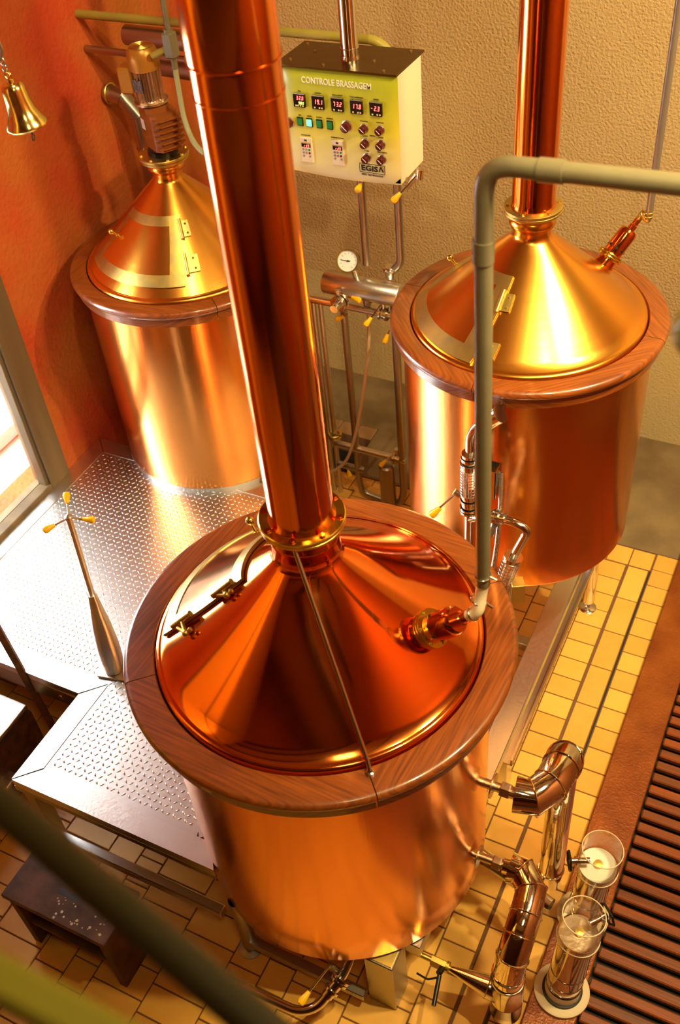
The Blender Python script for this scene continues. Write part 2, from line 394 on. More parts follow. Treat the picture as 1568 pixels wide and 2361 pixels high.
for i in range(7):
    mb = MB(); mb.box((XL, -2.8+i*1.15, 5.18), (2.2, -2.66+i*1.15, 5.4)); struct(mb, 'added_ceiling_beam', ceil_m, smooth=False)  # unseen beams, added for dark streaks in the metal reflections
mb = MB(); mb.box((XL, -3.2, 2.3), (2.2, .02, 2.5)); struct(mb, 'floor.005', ceil_m, smooth=False)
mb = MB(); mb.box((XL-.25, -3.4, -.5), (2.4, 5.2, -.3)); struct(mb, 'floor.004', concrete, smooth=False)
# door: dark frame, pale inner frame, glass
d = thing('door_1', (XL, 1.9, .58), None, None); d['kind'] = 'structure'
mb = MB(); w_ = .145
mb.box((XL-.10, DY1-w_, .58), (XL+.02, DY1, DZ1), .004); mb.box((XL-.10, DY0, .58), (XL+.02, DY0+w_, DZ1), .004)
mb.box((XL-.10, DY0, DZ1-w_), (XL+.02, DY1, DZ1), .004); mb.box((XL-.06, DY1-w_-.02, .58), (XL-.0, DY1-w_+.02, DZ1), .003)
mb.box((XL-.10, DY0, .575), (XL+.015, DY1, .63), .004)
mb.build('door_frame', door_wood, d)
mb = MB(); mb.box((XL-.07, 2.30, .63), (XL-.03, 2.36, DZ1-w_), .003); mb.build('mullion', door_wood, d)
mb = MB(); mb.box((XL-.055, DY0+w_, .63), (XL-.047, DY1-w_, DZ1-w_)); mb.build('glass_pane', glass, d, smooth=False)
# outside the door
mb = MB(); mb.box((-9, -4, .40), (XL-.25, 7, .52)); struct(mb, 'outside_ground', pave, smooth=False)
mb = MB(); mb.box((-4.15, 0, .52), (-3.95, 7, .62), .01); tag(mb.build('outside_kerb', white_paint), kind='structure')

# ------------------------------------------------------------------ kettles
def cone_pt(c, P0, P1, az, s, off=0):
    (r0, z0), (r1, z1) = P0, P1
    r = r0+(r1-r0)*s; z = z0+(z1-z0)*s
    L = math.hypot(r1-r0, z1-z0); nr, nz = (z1-z0)/L, (r0-r1)/L
    return Vector((c[0]+(r+nr*off)*math.cos(az), c[1]+(r+nr*off)*math.sin(az), z+nz*off))
def patch(c, P0, P1, quad, o0, o1, nu=16, nv=8):
    """curved slab lying on the cone; quad = [(az_left,az_right,s)] rows from bottom to top"""
    mb = MB(); rows = []
    def row(t):
        a = quad[0]; b = quad[1]
        return a[0]+(b[0]-a[0])*t, a[1]+(b[1]-a[1])*t, a[2]+(b[2]-a[2])*t
    vs = []
    for o in (o0, o1):
        for j in range(nv+1):
            l, r_, s_ = row(j/nv)
            for i in range(nu+1): vs.append(cone_pt(c, P0, P1, math.radians(l+(r_-l)*i/nu), s_, o))
    n1 = nu+1; N = n1*(nv+1); fs = []
    for j in range(nv):
        for i in range(nu):
            a = j*n1+i; fs.append((a, a+1, a+1+n1, a+n1)); fs.append((N+a+n1, N+a+1+n1, N+a+1, N+a))
    for i in range(nu): fs.append((i, N+i, N+i+1, i+1)); a = nv*n1+i; fs.append((a+1, N+a+1, N+a, a))
    for j in range(nv): a = j*n1; fs.append((a+n1, N+a+n1, N+a, a)); a = j*n1+nu; fs.append((a, N+a, N+a+n1, a+n1))
    return mb.add(vs, fs)
def merge(*mbs):
    r = MB()
    for q in mbs: r.add(q.v, q.f)
    return r
def bolt_ring(parent, c, z, R, k, r=.008, h=.007, m_=None, ph=0.0):
    for i in range(k):
        a = 2*PI*i/k+ph; p = Vector((c[0]+R*math.cos(a), c[1]+R*math.sin(a), z))
        q = MB(); q.lathe([(.0001, 0), (r*1.5, 0), (r*1.5, .0015), (r, .0015), (r, h), (.0001, h)], p, (0, 0, 1), 6)
        q.build('bolt', m_ or brass_old, parent, smooth=False)
def wood_rim(root, c, ri, ro, z, drop, phase):
    for k in range(4):
        a0 = math.radians(phase+90*k+.15); a1 = math.radians(phase+90*k+89.85)
        prof = [(ri, z-.05), (ri, z-.006), (ri+.004, z)]
        rr = .018
        prof += [(ro-rr, z)]+[(ro-rr+rr*math.sin(t*PI/10), z-rr+rr*math.cos(t*PI/10)) for t in range(1, 11)]
        prof += [(ro-.004, z-.026), (ro-.018, z-.030), (ro-.018, z-drop), (ri, z-drop)]
        q = MB(); q.lathe(prof, (c[0], c[1], 0), (0, 0, 1), 30, a0, a1)
        am = (a0+a1)/2; T = Vector((-math.sin(am), math.cos(am), 0)); Rv = Vector((math.cos(am), math.sin(am), 0)); off = k*3.7
        q.uv = lambda p, T=T, Rv=Rv, off=off: (p.dot(T)+off, p.dot(Rv)+off+p.z)
        m_ = len(prof); n1 = 31
        q.f.append(tuple(j*n1 for j in range(m_))); q.f.append(tuple(j*n1+30 for j in range(m_-1, -1, -1)))
        q.build('rim_segment', wood, root)
def lid_profile(rl, zl, P0, P1, neck):
    # rolled lip, straight cone, filleted neck
    return [(rl, zl-.03), (rl, zl-.004)]+[(rl-.017+.017*math.cos(t*PI/8), zl-.004+.016*math.sin(t*PI/8)) for t in range(1, 5)] + \
        [(P0[0]+.006, P0[1]-.001)]+[(P0[0]+(P1[0]-P0[0])*t/12, P0[1]+(P1[1]-P0[1])*t/12) for t in range(0, 13)]+neck
def body(root, c, r, z0, z1, m_):
    q = MB(); q.lathe([(.0001, z0+.03), (r-.05, z0+.015), (r-.012, z0), (r-.003, z0+.002), (r, z0+.012)]+[(r, z0+.012+(z1-z0-.012)*t/8) for t in range(1, 9)], (c[0], c[1], 0), (0, 0, 1), 128)
    return q.build('kettle_body', m_, root)

# ---- front kettle
JZ = 3.37
F = (-1.164, 1.758)
K = thing('brew_kettle', (F[0], F[1], 0), 'large front copper brew kettle with varnished wooden rim and reddish polished conical lid', 'kettle', )
body(K, F, .549, .389, 1.57, copper_body)
wood_rim(K, F, .528, .63, 1.597, .085, 42)
FP0, FP1 = (.502, 1.612), (.112, 1.955)
neckF = [(.104, 1.964), (.101, 1.975), (.101, 2.03), (.105, 2.036), (.105, 2.05), (.101, 2.056), (.101, 2.085), (.112, 2.088)]
q = MB(); q.lathe(lid_profile(.524, 1.60, FP0, FP1, neckF), (F[0], F[1], 0), (0, 0, 1), 160); q.build('conical_lid', copper_lid, K)
q = MB(); q.lathe([(.09, 2.088), (.124, 2.088), (.1265, 2.091), (.1265, 2.098), (.124, 2.0995), (.1265, 2.101), (.1265, 2.110), (.124, 2.1125), (.099, 2.1125)], (F[0], F[1], 0), (0, 0, 1), 64)
fl = q.build('flange', brass, K); bolt_ring(fl, F, 2.1125, .112, 8, m_=copper, ph=.25)
q = MB(); q.lathe([(.099, 2.112), (.0965, 2.118), (.0945, 2.13), (.0935, 2.15)]+[(.0935, 2.15+.1*t) for t in range(1, 12)]+[(.0937, JZ), (.0945, JZ+.005), (.0962, JZ+.015)]+[(.0962, JZ+.015+.2*t) for t in range(1, 11)], (F[0], F[1], 0), (0, 0, 1), 96)
q.torus((F[0], F[1], JZ+.008), .0963, .0018); q.torus((F[0], F[1], JZ-.060), .0942, .0016)
q.build('chimney', copper, K)
# hatch on the left of the lid
hq = [(-205, -153, .12), (-212, -148, .74)]
hf = lambda a, b: [(a[0], a[1], a[2]), (b[0], b[1], b[2])]
fr = merge(patch(F, FP0, FP1, [(-222, -151.5, .04), (-222, -151, .15)], .002, .014), patch(F, FP0, FP1, [(-232, -146.5, .68), (-236, -145.5, .78)], .002, .014),
           patch(F, FP0, FP1, [(-158, -151.5, .04), (-155, -145.5, .78)], .002, .014, 4, 16), patch(F, FP0, FP1, [(-222, -214, .04), (-236, -226, .78)], .002, .014, 4, 16))
hatch = fr.build('hatch', mat('satin_brass', (.50, .40, .15), .8, .38, bump=.06, bscale=30), K); hatch['label'] = 'curved brass-framed hatch'
patch(F, FP0, FP1, [(-216, -156, .12), (-228, -152, .70)], .004, .011).build('hatch_panel', mat('brown_copper_panel', (.42, .23, .10), 1, .18, bump=.04, bscale=30), hatch)
q = MB(); kp = cone_pt(F, FP0, FP1, math.radians(-206), .55, .02); kn = (cone_pt(F, FP0, FP1, math.radians(-206), .55, .07)-kp).normalized()
q.lathe([(.0001, 0), (.012, 0), (.012, .003), (.006, .006), (.005, .03), (.008, .033)], kp, kn, 16); q.sphere(kp+kn*.045, .0145)
q.build('knob', brass, hatch)
for s_ in (.17, .55):
    q = MB(); a = cone_pt(F, FP0, FP1, math.radians(-150.6+s_*4), s_, .024); b = cone_pt(F, FP0, FP1, math.radians(-150.6+(s_+.16)*4.5), s_+.17, .024)
    q.cyl(a, b, .0105, n=16); mid = (a+b)/2
    e = cone_pt(F, FP0, FP1, math.radians(-142), s_+.10, .016)
    q.cyl(mid, e, .007, n=10); q.cyl(a+(e-mid)*.3+(b-a)*.2, e, .006, n=10); q.sphere(e, .012, 12); q.sphere(e+(b-a)*.25, .009, 10)
    q.build('hinge', brass_old, hatch)
# drain rod on the cone
q = MB()
pts = [Vector((F[0]+.03, F[1]-.105, 2.085))]+[cone_pt(F, FP0, FP1, math.radians(-73+26*(1-s)), s, .022) for s in (.97, .6, .3, .0)]
pts[1] = cone_pt(F, FP0, FP1, math.radians(-66), .96, .03)
pA = cone_pt(F, FP0, FP1, math.radians(-47.5), -.02, .028)
pts = [Vector((F[0]+.025, F[1]-.103, 2.09)), pA, Vector((pA.x+.014, pA.y-.018, 1.599))]
q.tube(pts, .0068, 12, fil=.03); q.lathe([(.012, 0), (.012, .006), (.0069, .008)], pts[-1], (0, 0, 1), 16)
q.build('drain_rod', steel, K)
# spray fitting on the right of the lid
def spray_head(root, base, n, L, r, holes=True, tip=.018):
    n = Vector(n).normalized()
    q = MB(); q.lathe([(r*1.12, -.02), (r*1.1, 0), (r*.98, .012), (r*.95, .03)], base, n, 40)
    o = q.build('spray_head', copper, root)
    q = MB(); q.lathe([(r*.9, .028), (r*1.28, .028), (r*1.3, .031), (r*1.3, .037), (r*1.28, .039), (r*1.3, .041), (r*1.3, .048), (r*1.28, .050), (r*.9, .050)], base, n, 48)
    q.build('clamp_flange', brass, o)
    q = MB(); q.lathe([(r*.93, .05), (r*.95, .055), (r*.95, L-.02), (r*.90, L-.008), (r*.78, L), (tip*1.25, L), (tip*1.25, L+.02), (tip, L+.024), (tip, L+.045)], base, n, 40)
    q.build('cap', copper, o)
    X, Y, D = frame_of(n)
    for k in range(8):
        a = 2*PI*k/8; p = Vector(base)+D*.075+(X*math.cos(a)+Y*math.sin(a))*r*.945
        q = MB(); q.cyl(p, p+(X*math.cos(a)+Y*math.sin(a))*.0015, .0055, n=12); q.build('vent_hole', black, o)
    for k in range(6):
        a = 2*PI*k/6+.3; p = Vector(base)+D*.05+(X*math.cos(a)+Y*math.sin(a))*r*1.12
        q = MB(); q.cyl(p, p+D*.003, .004, n=8); q.build('screw', brass_old, o)
    return o
nF = Vector((.72, 0.0, .69)).normalized(); bF_ = Vector((-.807, 1.772, 1.738))
spray_head(K, bF_, nF, .155, .047)
# sticker on the rim edge
a = math.radians(-96); q = MB()
q.lathe([(.6125, 1.525), (.6125, 1.545)], (F[0], F[1], 0), (0, 0, 1), 6, a-.03, a+.03); q.build('rim_sticker', white, K)
# legs
for (dx, dy) in ((-.24, -.47), (.30, .40), (-.38, .38)):
    q = MB(); q.lathe([(.0001, 0), (.05, 0), (.05, .006), (.02, .012), (.02, .03), (.031, .032), (.031, .42)], (F[0]+dx, F[1]+dy, 0), (0, 0, 1), 28)
    q.build('leg', steel_dk, K)

# ---- right kettle (behind)
G = (-.978, 3.218)
KG = thing('lauter_tun', (G[0], G[1], 0), 'right rear copper tun, golden conical lid and wooden rim, behind the grey upright pipe', 'kettle')
body(KG, G, .476, .905, 1.92, copper_body)
wood_rim(KG, G, .445, .523, 1.942, .078, -3)
GP0, GP1 = (.420, 1.955), (.078, 2.255)
neckG = [(.070, 2.264), (.068, 2.275), (.069, 2.29), (.078, 2.298), (.083, 2.308), (.084, 2.32), (.078, 2.332), (.070, 2.34), (.072, 2.35)]
q = MB(); q.lathe(lid_profile(.442, 1.942, GP0, GP1, neckG), (G[0], G[1], 0), (0, 0, 1), 160); q.build('conical_lid', copper_lamplit, KG)
q = MB(); q.lathe([(.06, 2.35), (.100, 2.35), (.103, 2.353), (.103, 2.36), (.1, 2.362), (.103, 2.364), (.103, 2.372), (.1, 2.374), (.079, 2.374)], (G[0], G[1], 0), (0, 0, 1), 64)
fl = q.build('flange', brass_old, KG); bolt_ring(fl, G, 2.374, .091, 6, .006, .006, brass_old, .4)
q = MB(); q.lathe([(.079, 2.374), (.077, 2.385), (.0755, 2.40)]+[(.0755, 2.4+.15*t) for t in range(1, 21)], (G[0], G[1], 0), (0, 0, 1), 80); q.build('chimney', copper, KG)
fr = merge(patch(G, GP0, GP1, [(-174, -100, .0), (-174, -98, .13)], .002, .010), patch(G, GP0, GP1, [(-178, -94, .64), (-180, -92, .74)], .002, .010),
           patch(G, GP0, GP1, [(-108, -100, .0), (-106, -92, .74)], .002, .010, 4, 14), patch(G, GP0, GP1, [(-174, -168, .0), (-180, -168, .74)], .002, .010, 4, 14))
hatch = fr.build('hatch', brass_old, KG); hatch['label'] = 'curved hatch with brass frame'
patch(G, GP0, GP1, [(-169, -107, .11), (-170, -105, .66)], .003, .009).build('hatch_panel', copper_lamplit, hatch)
kp = cone_pt(G, GP0, GP1, math.radians(-180), .40, .008); kn = (cone_pt(G, GP0, GP1, math.radians(-180), .40, .06)-kp).normalized()
q = MB(); q.lathe([(.0001, 0), (.011, 0), (.011, .003), (.005, .006), (.005, .026)], kp, kn, 16); q.sphere(kp+kn*.038, .0135); q.build('knob', brass, hatch)
def strap_hinge(root, c, P0, P1, az, s0, s1, side=1):
    q = MB(); a = cone_pt(c, P0, P1, math.radians(az), s0, .014); b = cone_pt(c, P0, P1, math.radians(az), s1, .014)
    q.cyl(a, b, .0085, n=14)
    m0 = s0+(s1-s0)*.1; m1 = s1-(s1-s0)*.1; wz = 9*side
    p = patch(c, P0, P1, [(az, az+wz, m0), (az, az+wz*1.15, m1)], .004, .009, 4, 3); q.add(p.v, p.f)
    for ss in (m0+.03, m1-.03):
        e = cone_pt(c, P0, P1, math.radians(az+wz*.7), ss, .009); q.sphere(e, .0055, 8)
    q.build('hinge', brass_old, root)
strap_hinge(hatch, G, GP0, GP1, -96, .44, .62); strap_hinge(hatch, G, GP0, GP1, -98, .06, .22)
a50 = math.radians(50); nG = Vector((math.cos(a50)*.68, math.sin(a50)*.68, .73)).normalized()
bG_ = cone_pt(G, GP0, GP1, a50, .27, 0)
spray_head(KG, bG_, nG, .155, .038, tip=.012)
for az in (40, 130, 220):
    a = math.radians(az); p = (G[0]+.455*math.cos(a), G[1]+.455*math.sin(a), 0)
    if az == 40: p = (-.672, 3.55, 0)
    q = MB(); q.lathe([(.0001, 0), (.045, 0), (.045, .005), (.038, .009), (.012, .012), (.012, .045), (.026, .048), (.03, .06), (.03, .93)], p, (0, 0, 1), 28)
    q.build('leg', steel, KG)

# ---- left kettle on the platform
L = (-2.776, 3.517)
KL = thing('mash_tun', (L[0], L[1], .6), 'left copper mash tun with golden lid, stirrer motor on top, beside the red wall', 'kettle')
q = MB(); q.lathe([(.0001, .62), (.499, .62), (.50, .632)]+[(.50, .632+(1.68-.632)*t/8) for t in range(1, 9)], (L[0], L[1], 0), (0, 0, 1), 128); q.build('kettle_body', copper_body, KL)
q = MB(); q.lathe([(.0001, .575), (.502, .575), (.502, .632), (.49, .633)], (L[0], L[1], 0), (0, 0, 1), 96); q.build('base_band', steel_br, KL)
wood_rim(KL, L, .467, .549, 1.712, .078, -42)
LP0, LP1 = (.440, 1.727), (.076, 2.085)
neckL = [(.068, 2.094), (.066, 2.105), (.067, 2.125), (.078, 2.134), (.083, 2.143), (.084, 2.152), (.078, 2.163), (.071, 2.17), (.071, 2.18)]
q = MB(); q.lathe(lid_profile(.464, 1.713, LP0, LP1, neckL), (L[0], L[1], 0), (0, 0, 1), 160); q.build('conical_lid', copper_lamplit, KL)
q = MB(); q.lathe([(.06, 2.178), (.106, 2.178), (.111, 2.182), (.111, 2.19), (.107, 2.192), (.114, 2.195), (.114, 2.204), (.111, 2.207), (.05, 2.207)], (L[0], L[1], 0), (0, 0, 1), 64)
fl = q.build('flange', brass_old, KL); bolt_ring(fl, L, 2.207, .1, 8, .006, .006, brass_old)
fr = merge(patch(L, LP0, LP1, [(-140, -55, .09), (-140, -55, .2)], .002, .010), patch(L, LP0, LP1, [(-134, -48, .63), (-133, -47, .72)], .002, .010),
           patch(L, LP0, LP1, [(-65, -55, .09), (-62, -47, .72)], .002, .010, 4, 14), patch(L, LP0, LP1, [(-140, -134, .09), (-133, -124, .72)], .002, .010, 4, 14))
hatch = fr.build('hatch', brass_old, KL); hatch['label'] = 'curved hatch with brass frame'
patch(L, LP0, LP1, [(-135, -64, .18), (-126, -60, .65)], .003, .009).build('hatch_panel', copper_lamplit, hatch)
strap_hinge(hatch, L, LP0, LP1, -50, .50, .68); strap_hinge(hatch, L, LP0, LP1, -52, .18, .37)
kp = cone_pt(L, LP0, LP1, math.radians(-129), .43, .008); kn = (cone_pt(L, LP0, LP1, math.radians(-129), .43, .06)-kp).normalized()
q = MB(); q.lathe([(.0001, 0), (.011, 0), (.011, .003), (.005, .006), (.005, .024)], kp, kn, 16); q.sphere(kp+kn*.035, .0135); q.build('knob', brass, hatch)
# stirrer motor
q = MB(); q.lathe([(.0001, 2.207), (.068, 2.207), (.068, 2.225), (.06, 2.23), (.06, 2.245)], (L[0], L[1], 0), (0, 0, 1), 40)
mt = q.build('stirrer_motor', black, KL); mt['label'] = 'rust-brown geared stirrer motor'
def octo(cx, cy, rx, ry, rot, k=.35):
    P = [(-rx, -ry*(1-k)), (-rx*(1-k), -ry), (rx*(1-k), -ry), (rx, -ry*(1-k)), (rx, ry*(1-k)), (rx*(1-k), ry), (-rx*(1-k), ry), (-rx, ry*(1-k))]
    c_, s_ = math.cos(rot), math.sin(rot); return [(cx+x*c_-y*s_, cy+x*s_+y*c_) for x, y in P]
gx, gy = L[0]+.022, L[1]-.005
q = MB(); q.prism(octo(gx, gy, .083, .066, -.55), 2.245, 2.40); q.prism(octo(gx-.02, gy, .058, .055, -.55), 2.40, 2.425)
gb = q.build('gearbox', motor_m, mt, smooth=False)
q = MB()
for k in range(6):
    z = 2.262+k*.024; q.prism(octo(gx+.045, gy-.022, .052, .066, -.55), z, z+.006)
q.build('cooling_fin', motor_m, mt, smooth=False)
dr = Vector((math.cos(-.55-PI/2), math.sin(-.55-PI/2), 0)); ax_ = Vector((math.cos(-.55), math.sin(-.55), 0))
pp = Vector((gx, gy, 0))+dr*.0665-ax_*.048
def plate(mb, p, ax, up, w_, h_, t):
    n = ax.cross(up).normalized(); vs = [p+ax*a+up*b+n*c_ for c_ in (0, t) for a, b in ((0, 0), (w_, 0), (w_, h_), (0, h_))]
    mb.add(vs, [(0, 1, 2, 3), (4, 7, 6, 5), (0, 4, 5, 1), (1, 5, 6, 2), (2, 6, 7, 3), (3, 7, 4, 0)])
q = MB(); plate(q, Vector((pp.x, pp.y, 2.325))+dr*.001, ax_, Vector((0, 0, 1)), .034, .045, .0015); q.build('paper_label', white, mt, smooth=False)
q = MB(); q.cyl(Vector((pp.x, pp.y, 2.30))+ax_*.02, Vector((pp.x, pp.y, 2.30))+ax_*.02+dr*.008, .008, n=8); q.build('oil_plug', brass, mt)
mx, my = L[0]-.005, L[1]
q = MB(); q.lathe([(.0001, 2.425), (.062, 2.425), (.074, 2.432), (.074, 2.441), (.06, 2.444), (.055, 2.45)], (mx, my, 0), (0, 0, 1), 40); q.build('motor_flange', alu, mt)
q = MB(); pr_ = []
for i in range(56):
    a = 2*PI*i/56; pr_.append((mx+(.062 if i % 2 else .052)*math.cos(a), my+(.062 if i % 2 else .052)*math.sin(a)))
q.prism(pr_, 2.447, 2.575); q.build('finned_housing', alu, mt, smooth=False)
q = MB(); q.lathe([(.066, 2.572), (.068, 2.578), (.067, 2.62), (.062, 2.648), (.052, 2.66), (.0001, 2.662)], (mx, my, 0), (0, 0, 1), 40); q.build('fan_cowl', motor_gold, mt)
q = MB()
for k in range(6): q.torus((mx, my, 2.663), .008+k*.008, .0016, n=28, k=6)
q.build('fan_grille', brass_old, mt)
q = MB(); q.box((mx-.115, my-.045, 2.475), (mx-.05, my+.045, 2.585), .008, rot=.25, c=(mx, my)); q.build('terminal_box', motor_gold, mt)
q = MB(); dv = Vector((math.cos(-1.75), math.sin(-1.75), 0)); av = Vector((-dv.y, dv.x, 0))
plate(q, Vector((mx, my, 2.49))+dv*.063-av*.028, av, Vector((0, 0, 1)), .056, .05, -.002); q.build('rating_plate', plate_m, mt, smooth=False)

# ------------------------------------------------------------------ platform
PZ = .6
PF = thing('steel_platform', (-2.4, 2.2, 0), 'silvery raised steel platform with diamond tread plate and mitred edge strips', 'platform')
outer = [(-3.398, 1.745), (-2.432, 1.745), (-2.432, 1.287), (-1.463, 1.287), (-1.463, 1.30)]
def arc(r, a0, a1, n=24): return [(F[0]+r*math.cos(math.radians(a0+(a1-a0)*i/n)), F[1]+r*math.sin(math.radians(a0+(a1-a0)*i/n))) for i in range(n+1)]
b_ = .093
tread_poly = [(-3.398+b_, 1.745+b_), (-2.432+b_, 1.745+b_), (-2.432+b_, 1.287+b_), (-1.60, 1.287+b_)]+arc(.565, 218.5, 130)[0:]+[(-1.62, 3.225-b_), (-3.398+b_, 3.225-b_)]
q = MB(); q.prism(tread_poly, PZ-.02, PZ-.001)
# lugs
def inside(x, y, poly):
    c_ = False; n = len(poly)
    for i in range(n):
        x1, y1 = poly[i]; x2, y2 = poly[(i+1) % n]
        if (y1 > y) != (y2 > y) and x < (x2-x1)*(y-y1)/(y2-y1)+x1: c_ = not c_
    return c_
ix = 0; p_ = .0265
nx = int(2.0/p_); ny = int(2.0/p_)
for i in range(nx):
    for j in range(ny):
        x = -3.29+i*p_; y = 1.39+j*p_
        if not all(inside(x+a, y+b2, tread_poly) for a, b2 in ((-.012, 0), (.012, 0), (0, -.012), (0, .012))): continue
        if math.hypot(x-L[0], y-L[1]) < .5: continue
        a = (PI/4 if (i+j) % 2 else -PI/4)+.12; c_, s_ = math.cos(a), math.sin(a); l, w2, h = .0105, .0036, .0032
        loc = [(-l, 0, 0), (-l*.5, -w2, 0), (l*.5, -w2, 0), (l, 0, 0), (l*.5, w2, 0), (-l*.5, w2, 0), (-l*.5, 0, h), (l*.5, 0, h)]
        q.add([(x+u*c_-v*s_, y+u*s_+v*c_, PZ-.001+z) for u, v, z in loc], [(0, 1, 6), (1, 2, 7, 6), (2, 3, 7), (3, 4, 7), (4, 5, 6, 7), (5, 0, 6)])
q.build('tread_plate', tread, PF, angle=80)
def strip(poly):
    cx = sum(p[0] for p in poly)/4; cy = sum(p[1] for p in poly)/4; P = []
    for x, y in poly:
        d = math.hypot(cx-x, cy-y); P.append((x+(cx-x)*.0022/d*2, y+(cy-y)*.0022/d*2))
    return MB().prism(P, PZ-.045, PZ+.002)
def strips(): 
    o = lambda x, y: (x, y)
    return [strip([(-3.398, 1.745), (-2.432, 1.745), (-2.432+b_, 1.745+b_), (-3.398+b_, 1.745+b_)]),
            strip([(-2.432, 1.745), (-2.432, 1.287), (-2.432+b_, 1.287+b_), (-2.432+b_, 1.745+b_)]),
            strip([(-2.432, 1.287), (-1.463, 1.287), (-1.53, 1.287+b_), (-2.432+b_, 1.287+b_)]),
            strip([(-3.398, 3.225), (-3.398+b_, 3.225-b_), (-1.62-b_*0, 3.225-b_), (-1.53, 3.225)]),
            strip([(-3.398, 1.745), (-3.398+b_, 1.745+b_), (-3.398+b_, 3.225-b_), (-3.398, 3.225)])]
for s_ in strips(): s_.build('edge_strip', steel_br, PF, smooth=False)
rimp = arc(.568, 222, 112); rimq = arc(.553, 222, 112)
q = MB(); q.prism(rimp+rimq[::-1], PZ-.045, PZ+.002); q.build('cutout_rim', steel_br, PF, smooth=False)
q = MB(); q.box((-2.432, 1.287, PZ-.075), (-1.47, 1.293, PZ-.044)); q.box((-2.432, 1.29, PZ-.075), (-2.426, 1.745, PZ-.044)); q.box((-3.39, 1.743, PZ-.13), (-2.432, 1.749, PZ-.044))
q.build('fascia', steel_dk, PF, smooth=False)
for x in (-2.75, -2.56):
    q = MB(); q.cyl((x, 1.738, PZ-.085), (x, 1.744, PZ-.085), .009, n=12); q.build('bolt', brass_old, PF)
for (x, y) in ((-2.39, 1.33), (-2.40, 3.0), (-3.33, 1.80), (-1.60, 3.1)):
    q = MB(); q.box((x-.03, y-.03, 0), (x+.03, y+.03, PZ-.045), .004); q.build('leg', steel_dk, PF)
q = MB(); q.box((-2.40, 1.275, .19), (-1.50, 1.315, .24), .004); q.build('lower_rail', steel_br, PF)
q = MB(); q.cyl((-2.5, 1.46, .33), (-1.66, 1.40, .33), .035, n=20); tag(q.build('drain_pipe', copper), 'reddish pipe running under the front edge of the platform', 'pipe')

# valve column on the platform
V = thing('valve_column', (-2.36, 1.913, PZ), 'steel column on the platform topped by three yellow knobbed arms', 'valve')
def vc(t): return Vector((-2.36, 1.913, PZ)).lerp(Vector((-2.398, 1.996, 1.45)), t)
q = MB(); q.box((-2.42, 1.86, PZ+.002), (-2.29, 1.965, PZ+.012), .002, rot=.2); q.build('base_plate', steel_dk, V)
q = MB(); ax_ = (vc(1)-vc(0))
q.lathe([(.03, .0), (.044, .012), (.05, .08), (.05, .16), (.042, .27), (.024, .40), (.022, .42), (.020, .425), (.020, .45), (.0001, .45)], vc(0), ax_, 32); q.build('housing', steel_br, V)
q = MB(); q.cyl(vc(.5), vc(1), .0125, n=18); q.lathe([(.017, 0), (.017, .012), (.008, .02), (.0001, .022)], vc(.99), ax_, 16); q.build('spindle', steel_br, V)
def lever(root, a, b, r=.0045, kl=.045, kr=.0145, rod=steel, km=yellow):
    """a rod with a pear-shaped yellow knob at its end"""
    a = Vector(a); b = Vector(b); d = (b-a).normalized()
    q = MB(); q.cyl(a, b, r, n=10); o = q.build('lever_arm', rod, root)
    q = MB(); q.lathe([(.0001, -kl*.1), (kr*.5, -kl*.1), (kr*.55, 0), (kr*.75, kl*.35), (kr, kl*.7), (kr*.85, kl*.92), (kr*.4, kl), (.0001, kl)], b-d*kl*.3, d, 18); q.build('yellow_knob', km, root)
t_ = vc(.995)
for dx, dy, dz in ((-.045, .06, .03), (.075, .02, .0), (-.035, -.07, -.0)): lever(V, t_, t_+Vector((dx, dy, dz)), .004, .045, .015)

# ------------------------------------------------------------------ stair at the left
ST = thing('iron_stair', (-2.85, 1.55, 0), 'dark rusty iron stair below the platform edge at the far left', 'stair')
q = MB(); q.cyl((-2.70, 1.745, -.0), (-2.80, 1.738, 1.35), .02, n=4); q.build('handrail_post', iron, ST, smooth=False)
q = MB(); q.box((-3.35, 1.50, .375), (-2.76, 1.70, .40), .003); q.build('tread', tread, ST)
q = MB(); q.box((-3.35, 1.30, .175), (-2.70, 1.47, .20), .003); q.build('tread', steel_br, ST)
q = MB(); q.box((-3.35, 1.49, .30), (-2.78, 1.50, .40)); q.build('riser', iron, ST, smooth=False)
q = MB(); q.box((-2.78, 1.25, .0), (-2.75, 1.70, .36)); q.build('side_plate', iron, ST, smooth=False)

# ------------------------------------------------------------------ stool
SS = thing('wooden_step_stool', (-2.02, 1.04, 0), 'worn dark wooden step stool with a hand slot and pale paint spots, bottom left', 'stool')
q = MB(); q.box((-2.265, .932, .385), (-1.768, 1.165, .412), .003); top = q.build('top', crust, SS)
q = MB(); q.box((-2.06, 1.03, .4105), (-1.97, 1.053, .4132), .0008); q.build('hand_slot', black, top)
q2 = MB()
for i in range(30):
    x = random.uniform(-2.05, -1.79); y = random.uniform(.945, 1.03); r = random.uniform(.002, .006)
    q2.lathe([(.0001, .0008), (r, 0)], (x, y, .4121), (0, 0, 1), 8)
q2.build('paint_spots', paint_spot, top)['kind'] = 'stuff'
q = MB(); q.box((-2.25, .94, 0), (-2.215, 1.155, .385), .003); q.build('side_panel', crust, SS)
q = MB(); q.box((-1.815, .94, 0), (-1.78, 1.155, .385), .003); q.build('side_panel', crust, SS)
q = MB(); q.box((-2.215, .95, .17), (-1.815, 1.15, .19), .002); q.build('shelf', crust, SS)
q = MB(); q.box((-2.215, 1.135, .0), (-1.815, 1.15, .385), .002); q.build('back_panel', crust, SS)

